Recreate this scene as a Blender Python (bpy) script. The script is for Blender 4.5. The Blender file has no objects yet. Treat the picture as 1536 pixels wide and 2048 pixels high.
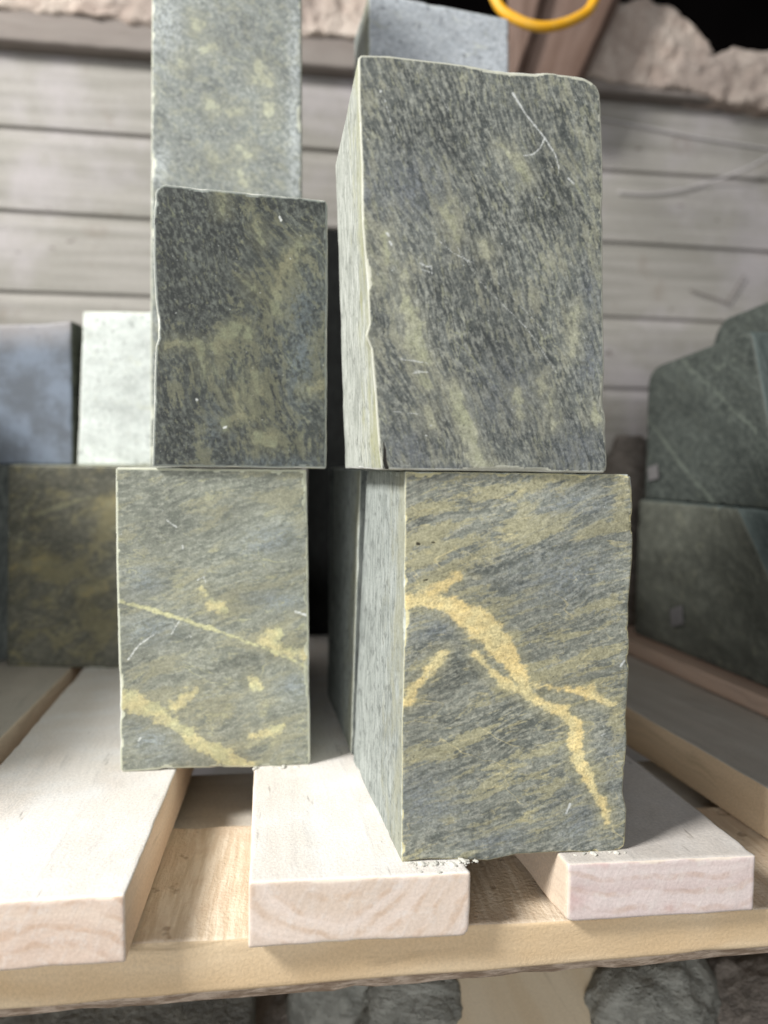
import bpy, bmesh, math, random
import numpy as np
from mathutils import Vector, Matrix
random.seed(7)
SC = bpy.context.scene
# ------------------------------------------------------------------ camera
HC = 0.18            # eye height above the pallet deck
FPX = 1540.0         # focal length in photo pixels
PITCH = math.atan(93.0/FPX)
ROLL = 0.013
_f = Vector((0, math.cos(PITCH), -math.sin(PITCH)))
_r0 = Vector((1, 0, 0)); _u0 = _r0.cross(_f)
_r = (_r0*math.cos(ROLL) + _u0*math.sin(ROLL)).normalized()
_u = (-_r0*math.sin(ROLL) + _u0*math.cos(ROLL)).normalized()
cd = bpy.data.cameras.new('camera'); cam = bpy.data.objects.new('camera', cd)
SC.collection.objects.link(cam); SC.camera = cam
cam.matrix_world = Matrix(((_r.x, _u.x, -_f.x, 0), (_r.y, _u.y, -_f.y, 0), (_r.z, _u.z, -_f.z, HC), (0, 0, 0, 1)))
cd.sensor_fit = 'VERTICAL'; cd.sensor_height = 24.0; cd.lens = 24.0*FPX/2048
cd.clip_start = 0.01; cd.clip_end = 50
cd.dof.use_dof = True; cd.dof.focus_distance = 0.38; cd.dof.aperture_fstop = 3.1
# ------------------------------------------------------------------ light
w = bpy.data.worlds.new('World'); SC.world = w; w.use_nodes = True
w.node_tree.nodes['Background'].inputs[0].default_value = (0.97, 0.98, 1.0, 1)
w.node_tree.nodes['Background'].inputs[1].default_value = 0.17
def area(name, loc, target, size, power, col):
    l = bpy.data.lights.new(name, 'AREA'); l.shape = 'RECTANGLE'; l.size, l.size_y = size
    l.energy = power; l.color = col
    o = bpy.data.objects.new(name, l); SC.collection.objects.link(o); o.location = loc
    o.rotation_euler = (Vector(target)-Vector(loc)).to_track_quat('-Z', 'Y').to_euler()
area('window_light', (-1.30, -0.42, 1.35), (0.0, 0.45, 0.12), (0.42, 0.42), 60, (1.0, 0.985, 0.95))
area('front_fill', (-0.35, -1.7, 0.30), (0.0, 0.5, 0.1), (1.0, 0.8), 23, (0.98, 0.99, 1.0))  # fill lamp added on the camera side to lift the front faces
SC.view_settings.view_transform = 'Standard'; SC.view_settings.look = 'None'
SC.view_settings.exposure = 0.0; SC.view_settings.gamma = 1.0
SC.view_settings.use_curve_mapping = False

# ------------------------------------------------------------------ helpers
CAM = Vector((0, 0, HC))
def ray(x, y): return _f + _r*((x-768)/FPX) - _u*((y-1024)/FPX)
def onz(x, y, z=0.0):
    d = ray(x, y); return CAM + d*((z-HC)/d.z)
def ony(x, y, Y):
    d = ray(x, y); return CAM + d*(Y/d.y)
def onpl(x, y, P, n):
    d = ray(x, y); return CAM + d*((P-CAM).dot(n)/d.dot(n))
def yawdir(deg): return Vector((math.sin(math.radians(-deg)), math.cos(math.radians(deg)), 0))

def _hash(ix, iy, iz, s):
    h = (ix.astype(np.int64)*374761393 + iy.astype(np.int64)*668265263 + iz.astype(np.int64)*2147483647 + s*1274126177) & 0xffffffff
    h = ((h ^ (h >> 13))*1274126177) & 0xffffffff
    h = ((h ^ (h >> 16))*2246822519) & 0xffffffff
    return ((h ^ (h >> 15)) & 0xffffff)/float(0xffffff)
def vnoise(P, s=0):
    i = np.floor(P).astype(np.int64); f = P-i; f = f*f*(3-2*f)
    r = 0
    for a in (0, 1):
        for b in (0, 1):
            for c in (0, 1):
                wt = (f[:, 0] if a else 1-f[:, 0])*(f[:, 1] if b else 1-f[:, 1])*(f[:, 2] if c else 1-f[:, 2])
                r = r + wt*_hash(i[:, 0]+a, i[:, 1]+b, i[:, 2]+c, s)
    return r
def fbm(P, s=0, o=3):
    r = 0; a = 0.5; t = 0
    for k in range(o):
        r = r + a*vnoise(P*(2**k)+k*17.3, s+k); t += a; a *= 0.5
    return r/t
def sstep(x, a, b):
    t = np.clip((x-a)/(b-a), 0, 1); return t*t*(3-2*t)

def link(o, parent=None):
    SC.collection.objects.link(o)
    if parent: o.parent = parent
    return o
def tag(o, label, cat, group=None, kind=None):
    if label: o['label'] = label
    if cat: o['category'] = cat
    if group: o['group'] = group
    if kind: o['kind'] = kind
    return o

def polysdf(PX, lines):
    """signed distance (px) of points to polylines [(x,y,halfwidth),...]"""
    best = np.full(len(PX), 400.0)
    for L in lines:
        for (x0, y0, w0), (x1, y1, w1) in zip(L[:-1], L[1:]):
            d = np.array([x1-x0, y1-y0], float); t = np.clip(((PX[:, 0]-x0)*d[0]+(PX[:, 1]-y0)*d[1])/max(d.dot(d), 1e-6), 0, 1)
            dist = np.hypot(PX[:, 0]-x0-t*d[0], PX[:, 1]-y0-t*d[1]) - (w0+(w1-w0)*t)
            best = np.minimum(best, dist)
    return best
def blobs(PX, L):
    r = np.zeros(len(PX))
    for (x, y, rx, ry, a) in L:
        a = math.radians(a); dx = PX[:, 0]-x; dy = PX[:, 1]-y
        p = (dx*math.cos(a)+dy*math.sin(a))/rx; q = (-dx*math.sin(a)+dy*math.cos(a))/ry
        r = np.maximum(r, np.exp(-(p*p+q*q)))
    return r

def axis(n0, length, fine, grow=1.0, maxs=0.01, both=True):
    if grow == 1.0:
        n = max(2, int(round(length/fine))); return np.linspace(0, length, n+1)
    a = [0.0]; s = fine; half = length/2 if both else length
    while a[-1] + s < half:
        a.append(a[-1]+s)
        if a[-1] > n0: s = min(s*grow, maxs)
    if both:
        b = [length-x for x in a][::-1]
        return np.array(a+b) if b[0]-a[-1] > 1e-5 else np.array(a[:-1]+b)
    a.append(length); return np.array(a)

def block(name, Fr, Bk, mats, step=0.0012, r0=0.0008, chip=0.0, chipf=120, corner=(0, 0, 0, 0), edges=None, pq=None,
          feats=None, seed=0, rough=0.0, wfine=0.008, uvgrow=1.0, parent=None, roughf=60):
    """box with 8 free corners: Fr/Bk = front/back (TL,TR,BR,BL). feats: attribute -> fn(PX)"""
    Fr = [np.array(p, float) for p in Fr]; Bk = [np.array(p, float) for p in Bk]
    W = (np.linalg.norm(Fr[1]-Fr[0])+np.linalg.norm(Fr[2]-Fr[3]))/2
    Hh = (np.linalg.norm(Fr[0]-Fr[3])+np.linalg.norm(Fr[1]-Fr[2]))/2
    L = (np.linalg.norm(Bk[0]-Fr[0])+np.linalg.norm(Bk[1]-Fr[1]))/2
    dim = np.array([W, Hh, L])
    A = axis(0, W, step, uvgrow) if uvgrow == 1.0 else axis(wfine, W, step, uvgrow)
    B = axis(0, Hh, step, uvgrow) if uvgrow == 1.0 else axis(wfine, Hh, step, uvgrow)
    C = axis(wfine, L, step, 1.15, 0.006)
    na, nb, nc = len(A), len(B), len(C)
    quads = []; mi = []
    def key(i, j, k): return (i*nb+j)*nc+k
    def grid(n, m, fn, m_id, flip):
        I, J = np.meshgrid(np.arange(n-1), np.arange(m-1), indexing='ij'); I = I.ravel(); J = J.ravel()
        q = np.stack([fn(I, J), fn(I+1, J), fn(I+1, J+1), fn(I, J+1)], 1)
        if flip: q = q[:, ::-1]
        quads.append(q); mi.append(np.full(len(q), m_id))
    z = lambda x, v: np.zeros_like(x)+v
    grid(na, nb, lambda i, j: key(i, j, z(i, 0)), 0, False)
    grid(na, nb, lambda i, j: key(i, j, z(i, nc-1)), 1, True)
    grid(nb, nc, lambda j, k: key(z(j, 0), j, k), 1, False)
    grid(nb, nc, lambda j, k: key(z(j, na-1), j, k), 1, True)
    grid(na, nc, lambda i, k: key(i, z(i, 0), k), 1, True)
    grid(na, nc, lambda i, k: key(i, z(i, nb-1), k), 2 if len(mats) > 2 else 1, False)
    Q = np.concatenate(quads); MI = np.concatenate(mi)
    keys, inv = np.unique(Q.ravel(), return_inverse=True); inv = inv.reshape(-1)
    ii = keys//(nb*nc); jj = (keys//nc) % nb; kk = keys % nc
    P = np.stack([A[ii], B[jj], C[kk]], 1)
    P0 = P.copy()
    # rounded outline corners in the face plane (TL,TR,BR,BL)
    for ci, (cx, cy) in enumerate(((0, 1), (1, 1), (1, 0), (0, 0))):
        R = corner[ci]
        if R <= 0: continue
        qx = R if cx == 0 else W-R; qy = R if cy == 0 else Hh-R
        dx = P[:, 0]-qx; dy = P[:, 1]-qy
        ins = ((dx < 0) if cx == 0 else (dx > 0)) & ((dy < 0) if cy == 0 else (dy > 0))
        linf = np.maximum(abs(dx), abs(dy)); l2 = np.hypot(dx, dy)+1e-12
        k = np.where(ins, linf/l2, 1)
        P[:, 0] = qx+dx*np.where(ins, k, 1); P[:, 1] = qy+dy*np.where(ins, k, 1)
        ins0 = ~ins
        P[ins0, 0] = dx[ins0]+qx; P[ins0, 1] = dy[ins0]+qy
    # arrises
    r = r0*np.ones(len(P))
    if chip > 0:
        n = fbm(P0*chipf+seed*3.1, seed, 3); r = r0 + chip*sstep(n, 0.56, 0.8) + 0.5*r0*n
    r = r[:, None]
    Pn = P0.copy(); q = np.clip(P0, r, dim-r); d = P0-q; nn = np.linalg.norm(d, axis=1, keepdims=True)
    rounded = np.where(nn > 0, q + d*(np.minimum(r/np.maximum(nn, 1e-9), 1.0)), P0)
    P = P + (rounded-P0)
    edge = np.clip((np.abs(d) > r*0.12).sum(1)-1, 0, 1).astype(float)
    fe = np.minimum(np.minimum(P0[:, 0], W-P0[:, 0]), np.minimum(P0[:, 1], Hh-P0[:, 1]))
    if edges:
        u = P0[:, 0]/W; v = P0[:, 1]/Hh
        mpp = W/abs(pq[1][0]-pq[0][0]) if pq else 1
        for side, pts in edges.items():
            pts = sorted(pts); xs = [a for a, b in pts]; ys = [b for a, b in pts]
            fw = np.exp(-P0[:, 2]/0.012)
            if side == 'L': P[:, 0] += np.interp(v, xs, ys)*mpp*(1-u)**3*fw
            if side == 'R': P[:, 0] += np.interp(v, xs, ys)*mpp*u**3*fw
            if side == 'T': P[:, 1] += np.interp(u, xs, ys)*mpp*v**3
            if side == 'B': P[:, 1] += np.interp(u, xs, ys)*mpp*(1-v)**3
    if rough > 0:
        for a in range(3):
            P[:, a] += rough*(fbm(P0*roughf+a*31+seed, seed+a, 4)-0.5)*2
    u, v, t = (P/dim).T
    def bil(c): return (c[3][None]*((1-u)*(1-v))[:, None] + c[2][None]*(u*(1-v))[:, None] + c[1][None]*(u*v)[:, None] + c[0][None]*((1-u)*v)[:, None])
    X = bil(Fr)*(1-t)[:, None] + bil(Bk)*t[:, None]
    base = (Fr[2]+Fr[3]+Bk[2]+Bk[3])/4
    me = bpy.data.meshes.new(name)
    me.vertices.add(len(X)); me.vertices.foreach_set('co', (X-base).astype(np.float32).ravel())
    me.loops.add(inv.size); me.loops.foreach_set('vertex_index', inv.astype(np.int32))
    me.polygons.add(len(Q)); me.polygons.foreach_set('loop_start', np.arange(0, inv.size, 4, dtype=np.int32))
    for m in mats: me.materials.append(m)
    me.polygons.foreach_set('material_index', np.minimum(MI, len(mats)-1).astype(np.int32))
    me.polygons.foreach_set('use_smooth', np.ones(len(Q), bool))
    me.update(calc_edges=True)
    at = me.attributes.new('luv', 'FLOAT_VECTOR', 'POINT'); at.data.foreach_set('vector', P0.astype(np.float32).ravel())
    def sattr(n, val):
        a = me.attributes.new(n, 'FLOAT', 'POINT'); a.data.foreach_set('value', np.asarray(val, np.float32))
    sattr('edge', edge); sattr('fedge', fe)
    if feats:
        u0 = P0[:, 0]/W; v0 = P0[:, 1]/Hh
        c = [np.array(p, float) for p in pq]
        PX = c[3][None]*((1-u0)*(1-v0))[:, None] + c[2][None]*(u0*(1-v0))[:, None] + c[1][None]*(u0*v0)[:, None] + c[0][None]*((1-u0)*v0)[:, None]
        for n, fn in feats.items(): sattr(n, fn(PX))
    me.validate()
    o = bpy.data.objects.new(name, me); o.location = base
    if parent: o.location = base - np.array(parent.location)
    return link(o, parent)

# ------------------------------------------------------------------ shader helper
def lin(c):
    return tuple((x/255/12.92 if x/255 <= 0.04045 else ((x/255+0.055)/1.055)**2.4) for x in c)+(1,)
class NT:
    def __init__(s, name):
        s.m = bpy.data.materials.new(name); s.m.use_nodes = True; s.t = s.m.node_tree
        s.b = s.t.nodes['Principled BSDF']
    def _in(s, sock, v):
        if v is None: return
        if hasattr(v, 'links') or isinstance(v, bpy.types.NodeSocket): s.t.links.new(v, sock)
        else: sock.default_value = v
    def attr(s, n, vec=False):
        a = s.t.nodes.new('ShaderNodeAttribute'); a.attribute_name = n; return a.outputs['Vector' if vec else 'Fac']
    def mapping(s, vec, rot=(0, 0, 0), scale=(1, 1, 1), loc=(0, 0, 0)):
        if any(rot) and tuple(scale) != (1, 1, 1):      # rotate first, then stretch
            vec = s.mapping(vec, rot=rot); rot = (0, 0, 0)
        m = s.t.nodes.new('ShaderNodeMapping'); s._in(m.inputs[0], vec)
        m.inputs['Rotation'].default_value = [math.radians(a) for a in rot]; m.inputs['Scale'].default_value = scale
        m.inputs['Location'].default_value = loc; return m.outputs[0]
    def noise(s, vec, scale, detail=3, rough=0.55, dist=0.0, col=False):
        n = s.t.nodes.new('ShaderNodeTexNoise'); s._in(n.inputs['Vector'], vec); n.inputs['Scale'].default_value = scale
        n.inputs['Detail'].default_value = detail; n.inputs['Roughness'].default_value = rough; n.inputs['Distortion'].default_value = dist
        return n.outputs['Color' if col else 'Fac']
    def voro(s, vec, scale, feature='F1'):
        n = s.t.nodes.new('ShaderNodeTexVoronoi'); s._in(n.inputs['Vector'], vec); n.inputs['Scale'].default_value = scale
        n.feature = feature; return n.outputs['Distance']
    def math(s, op, a, b=0.0, c=None, clamp=False):
        n = s.t.nodes.new('ShaderNodeMath'); n.operation = op; n.use_clamp = clamp
        s._in(n.inputs[0], a); s._in(n.inputs[1], b)
        if c is not None: s._in(n.inputs[2], c)
        return n.outputs[0]
    def mr(s, v, a, b, c=0.0, d=1.0, smooth=True):
        n = s.t.nodes.new('ShaderNodeMapRange'); n.interpolation_type = 'SMOOTHSTEP' if smooth else 'LINEAR'
        s._in(n.inputs['Value'], v); n.inputs['From Min'].default_value = a; n.inputs['From Max'].default_value = b
        n.inputs['To Min'].default_value = c; n.inputs['To Max'].default_value = d; return n.outputs[0]
    def mix(s, f, a, b, mode='MIX'):
        n = s.t.nodes.new('ShaderNodeMix'); n.data_type = 'RGBA'; n.blend_type = mode
        s._in(n.inputs[0], f); s._in(n.inputs[6], a); s._in(n.inputs[7], b); return n.outputs[2]
    def vadd(s, a, b, op='ADD'):
        n = s.t.nodes.new('ShaderNodeVectorMath'); n.operation = op; s._in(n.inputs[0], a); s._in(n.inputs[1], b); return n.outputs[0]
    def scl(s, a, k):
        n = s.t.nodes.new('ShaderNodeVectorMath'); n.operation = 'SCALE'; s._in(n.inputs[0], a); s._in(n.inputs['Scale'], k); return n.outputs[0]
    def xyz(s, v):
        n = s.t.nodes.new('ShaderNodeSeparateXYZ'); s._in(n.inputs[0], v); return n.outputs
    def gray(s, f):   # value -> colour multiplier
        n = s.t.nodes.new('ShaderNodeCombineColor'); [s._in(n.inputs[i], f) for i in range(3)]; return n.outputs[0]
    def fin(s, col, rough=0.7, spec=0.3, bump=None, bs=0.3, bd=0.001):
        s._in(s.b.inputs['Base Color'], col); s._in(s.b.inputs['Roughness'], rough)
        s.b.inputs['Specular IOR Level'].default_value = spec
        if bump is not None:
            n = s.t.nodes.new('ShaderNodeBump'); n.inputs['Strength'].default_value = bs; n.inputs['Distance'].default_value = bd
            s._in(n.inputs['Height'], bump); s.t.links.new(n.outputs[0], s.b.inputs['Normal'])
        return s.m

def stone(name, dark, mid, pale, olive, vein, ang=0, stretch=(22, 90), ol=(0.5, 0.7), olamt=1.0, k=1.0, blue=None, seed=0,
          edgecol=(205, 205, 190), edgeamt=0.7, veinpale=(190, 190, 160), warp=0.012, grain=0.55, rough=0.62, lines=0.25, o2=(1.1, 0.7), hair=0.35, spots=0.0, veinamt=0.62, yf=0.14, jg=1.0, flk=0.60):
    n = NT(name); P = n.attr('luv', True)
    wv = n.noise(n.mapping(P, loc=(seed, 0, 0)), 16, 2, 0.5, col=True)
    wv = n.scl(n.vadd(wv, (0.5, 0.5, 0.5), 'SUBTRACT'), warp*2)
    Q = n.vadd(P, wv)
    S = n.mapping(Q, rot=(0, 0, ang), scale=(stretch[0], stretch[1], 50), loc=(seed*1.7, seed, 0))
    n1 = n.math('ADD', n.math('MULTIPLY', n.noise(S, 1.0, 6, 0.62), 0.62), n.math('MULTIPLY', n.noise(n.mapping(P, loc=(seed, 7, 0)), 130, 4, 0.65), 0.38))
    n2 = n.noise(n.mapping(Q, rot=(0, 0, ang), scale=(stretch[0]*o2[0], stretch[1]*o2[1], 30), loc=(seed*2.3+5, seed, 0)), 1.0, 6, 0.62, 0.3)
    n3 = n.noise(n.mapping(Q, rot=(0, 0, ang), scale=(stretch[0]*5, stretch[1]*4, 200)), 1.0, 4, 0.6)
    col = n.mix(n.mr(n.math('ADD', n1, n.math('MULTIPLY', n.attr('drk'), -0.14)), 0.36, 0.62), lin(dark), lin(mid))
    fg0 = n.noise(n.mapping(P, loc=(7, seed, 3)), 460, 4, 0.75)
    col = n.mix(n.mr(n.math('ADD', n.math('MULTIPLY', n3, 0.6), n.math('MULTIPLY', fg0, 0.4)), 0.44, 0.62, 0, 0.85), col, lin(pale))
    n2b = n.math('ADD', n.math('ADD', n2, n.math('MULTIPLY', n.attr('yel'), yf)), n.math('MULTIPLY', n.attr('drk'), -0.2))
    n2b = n.math('ADD', n2b, n.math('MULTIPLY', n.math('SUBTRACT', n3, 0.5), 0.3))
    fg = n.noise(n.mapping(P, loc=(4, seed, 0)), 420, 4, 0.75)
    n2b = n.math('ADD', n2b, n.math('MULTIPLY', n.math('SUBTRACT', fg, 0.5), 0.38))
    olm = n.mr(n2b, ol[0], ol[1])
    col = n.mix(n.math('MULTIPLY', olm, olamt, clamp=True), col, lin(olive))
    olp = n.noise(n.mapping(Q, rot=(0, 0, ang+8), scale=(stretch[0]*o2[0]*2.3, stretch[1]*o2[1]*2.1, 60), loc=(seed*3.3, 2, 0)), 1.0, 5, 0.65)
    col = n.mix(n.mr(n.math('ADD', olp, n.math('MULTIPLY', n.attr('yel'), 0.06)), flk, flk+0.08, 0, 0.7*olamt), col, lin([0.5*a+0.5*b for a, b in zip(olive, veinpale)]))
    # pale hairline fractures
    for kk_, (hs, ho) in enumerate(((18, 3.1), (34, 8.7))):
        rd = n.math('ABSOLUTE', n.math('SUBTRACT', n.noise(n.mapping(P, rot=(0, 0, ang*0.6+kk_*35), scale=(hs*0.5, hs*1.4, hs), loc=(seed+ho, ho, 0)), 1.0, 3, 0.55), 0.5))
        hm = n.math('MULTIPLY', n.mr(rd, 0.0065, 0.0015, 0, hair), n.mr(n.noise(n.mapping(P, loc=(ho, 0, 0)), 30, 3, 0.6), 0.5, 0.62))
        col = n.mix(hm, col, lin(veinpale))
    # hairline dark foliation
    ln = n.noise(n.mapping(Q, rot=(0, 0, ang), scale=(stretch[0]*1.6, stretch[1]*5, 60)), 1.0, 3, 0.5)
    col = n.mix(n.mr(ln, 0.36, 0.26, 0, lines*1.4), col, lin([c*0.75 for c in dark]))
    if blue: col = n.mix(n.math('MULTIPLY', n.attr('blue'), n.mr(n.math('ADD', n.math('MULTIPLY', n3, 0.5), n.math('MULTIPLY', fg, 0.5)), 0.4, 0.58, 0.05, 0.62)), col, lin(blue))
    # veins from distance fields, ragged by noise
    jag = n.noise(n.mapping(P, loc=(seed, 2, 0)), 260, 4, 0.6); jag2 = n.noise(P, 70, 3, 0.5)
    jd = n.math('ADD', n.math('MULTIPLY', n.math('SUBTRACT', jag, 0.5), 34), n.math('MULTIPLY', n.math('SUBTRACT', jag2, 0.5), 34))
    jd = n.math('ADD', jd, n.math('MULTIPLY', n.math('SUBTRACT', n3, 0.5), -20))
    jd = n.math('ADD', n.math('MULTIPLY', jd, jg), n.math('MULTIPLY', n.math('SUBTRACT', n2, 0.5), -30))
    vs = n.math('ADD', n.attr('vein'), jd)
    halo = n.mr(vs, 34, 2, 0, 0.42); col = n.mix(halo, col, lin(olive))
    vm = n.math('MULTIPLY', n.mr(vs, 8, -2), n.mr(n3, 0.3, 0.65, 1.0, 0.78))
    vm = n.math('MULTIPLY', vm, n.math('MULTIPLY', veinamt, n.mr(n.math('ADD', n1, n.math('MULTIPLY', fg, 0.5)), 0.60, 0.80, 0.45 if veinamt < 0.9 else 0.85, 1.0)))
    vc = n.mix(n.mr(n.noise(P, 60, 3), 0.4, 0.62), lin(vein), lin(veinpale))
    col = n.mix(vm, col, vc)
    vs2 = n.math('ADD', n.attr('vein2'), n.math('MULTIPLY', jd, 0.35))
    col = n.mix(n.mr(vs2, 3, -2, 0, 0.75), col, lin(veinpale))
    # broad cloudy variation of the stone itself
    cl = n.noise(n.mapping(Q, rot=(0, 0, ang), scale=(14, 34, 20), loc=(seed*4.1, 3, 1)), 1.0, 4, 0.6)
    col = n.mix(1.0, col, n.gray(n.mr(cl, 0.3, 0.7, 0.78, 1.26, False)), 'MULTIPLY')
    # fine crystal grain
    g = n.noise(P, 900, 3, 0.7); g2 = n.noise(P, 380, 3, 0.7)
    gm = n.math('ADD', n.mr(g, 0.3, 0.7, 1-grain*0.5, 1+grain*0.5, False), n.mr(g2, 0.3, 0.7, -grain*0.5, grain*0.5, False))
    col = n.mix(1.0, col, n.gray(gm), 'MULTIPLY')
    sp = n.mr(n.noise(n.mapping(P, loc=(9, 9, 9)), 520, 2, 0.6), 0.69, 0.78, 0, 0.6); col = n.mix(sp, col, lin((205, 210, 205)))
    pit = n.mr(n.noise(n.mapping(P, loc=(19, 9, 9)), 480, 2, 0.6), 0.30, 0.24, 0, 0.6); col = n.mix(pit, col, lin((35, 38, 38)))
    if spots:
        sp2 = n.noise(n.mapping(P, scale=(1, 0.6, 1), loc=(2, 6, seed)), 210, 3, 0.6)
        col = n.mix(n.mr(sp2, 0.60, 0.68, 0, spots), col, lin([c*0.5 for c in dark]))
    # scratches plus lit edges painted as pale lines, cracks, dusty arrises
    sc = n.mr(n.math('ADD', n.attr('scr_lit'), n.math('MULTIPLY', n.noise(P, 520, 3, 0.7), 5.0)), 3.8, 1.4, 0, 0.85)
    col = n.mix(sc, col, lin((215, 218, 215)))
    e = n.mr(n.math('ADD', n.math('MULTIPLY', n.attr('edge'), 1.0), n.math('MULTIPLY', n.math('SUBTRACT', n.noise(P, 220, 3), 0.5), 1.1)), 0.35, 0.85, 0, edgeamt)
    col = n.mix(e, col, lin(edgecol))
    fd = n.mr(n.math('ADD', n.attr('fedge'), n.math('MULTIPLY', n.noise(P, 150, 4, 0.7), 0.006)), 0.0036, 0.0022, 0, edgeamt*0.35)
    col = n.mix(fd, col, lin(edgecol))
    ck = n.mr(n.attr('crk'), 1.5, -1.0); col = n.mix(ck, col, lin((28, 24, 18)))
    if k != 1: col = n.mix(1.0, col, (k, k, k, 1), 'MULTIPLY')
    h = n.math('ADD', g, n.math('MULTIPLY', n3, 0.8)); h = n.math('SUBTRACT', h, n.math('MULTIPLY', ck, 3))
    return n.fin(col, n.mr(g2, 0.3, 0.7, rough-0.1, rough+0.12), 0.35, h, 0.35, 0.0006)

def sawn(name, a, b, spots=0.0, seed=0, ang=0, fine=1.0, edgeamt=0.5, olive=None):
    """dust covered sawn side: fine vertical saw grain"""
    n = NT(name); P = n.attr('luv', True)
    n1 = n.noise(n.mapping(P, rot=(ang, 0, 0), scale=(300, 60*fine, 300*fine), loc=(seed, 0, 0)), 1.0, 5, 0.6)
    n2 = n.noise(n.mapping(P, loc=(seed, 3, 1)), 28, 5, 0.68); n5 = n.noise(n.mapping(P, loc=(seed, 1, 8)), 120, 4, 0.7); n3 = n.noise(P, 700, 3, 0.7)
    col = n.mix(n.mr(n1, 0.35, 0.65), lin(a), lin(b))
    col = n.mix(n.mr(n2, 0.45, 0.7, 0, 0.6), col, lin([c*0.82 for c in a]))
    col = n.mix(n.mr(n5, 0.52, 0.66, 0, 0.7), col, lin([c*0.76 for c in a]))
    if olive:
        n4 = n.noise(n.mapping(P, scale=(60, 34, 60), loc=(seed, 5, 5)), 1.0, 6, 0.72)
        col = n.mix(n.mr(n.math('ADD', n.xyz(P)[2], n.math('MULTIPLY', n.math('SUBTRACT', n4, 0.5), 0.20)), 0.046, -0.012, 0, 0.72), col, lin(olive))
    col = n.mix(1.0, col, n.gray(n.mr(n3, 0.3, 0.7, 0.86, 1.14, False)), 'MULTIPLY')
    if spots: col = n.mix(n.mr(n.noise(P, 150, 2, 0.6), 0.60, 0.70, 0, spots), col, lin([c*0.6 for c in a]))
    e = n.mr(n.math('ADD', n.attr('edge'), n.math('MULTIPLY', n.math('SUBTRACT', n.noise(P, 220, 3), 0.5), 1.1)), 0.35, 0.85, 0, edgeamt)
    col = n.mix(e, col, lin([min(235, c*1.22) for c in b]))
    return n.fin(col, 0.85, 0.2, n.math('ADD', n1, n3), 0.4, 0.0006)

def wood(name, a, b, dust=None, dustamt=0.0, seed=0, along='w', scale=1.0, fuzz=0.3, grainamt=1.0, pitch=0.0):
    n = NT(name); P = n.attr('luv', True)
    sc = {'w': (150, 150, 5), 'u': (5, 150, 150), 'v': (150, 6, 150)}[along]
    sc = tuple(x*scale for x in sc)
    wv = n.scl(n.vadd(n.noise(P, 14, 2, 0.5, col=True), (0.5, 0.5, 0.5), 'SUBTRACT'), 0.02)
    Q = n.vadd(P, wv)
    g1 = n.noise(n.mapping(Q, scale=sc, loc=(seed, seed*0.7, 0)), 1.0, 5, 0.6)
    g2 = n.noise(n.mapping(Q, scale=tuple(x*0.22 for x in sc), loc=(seed*2, 0, 4)), 1.0, 3, 0.5)
    col = n.mix(n.mr(g2, 0.35, 0.65), lin(a), lin(b))
    col = n.mix(n.mr(g1, 0.55, 0.75, 0, 0.45*grainamt), col, lin([c*0.78 for c in a]))
    f = n.noise(P, 650, 3, 0.7); f2 = n.noise(P, 45, 4, 0.6)
    if dust:
        d = n.mr(n.math('ADD', f2, n.math('MULTIPLY', f, 0.4)), 0.35, 0.85, dustamt, dustamt*0.55)
        col = n.mix(d, col, lin(dust))
    if pitch:   # dark knot flecks, slivers
        kn = n.mr(n.noise(n.mapping(P, scale=(190, 190, 30), loc=(seed*3, 1, 2)), 1.0, 2, 0.5), 0.70, 0.77, 0, pitch)
        col = n.mix(kn, col, lin((120, 112, 100)))
    col = n.mix(1.0, col, n.gray(n.mr(f, 0.3, 0.7, 1-0.12*fuzz*3, 1+0.12*fuzz*3, False)), 'MULTIPLY')
    return n.fin(col, 0.85, 0.15, n.math('ADD', f, g1), 0.5, 0.0008*fuzz*2)

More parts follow.
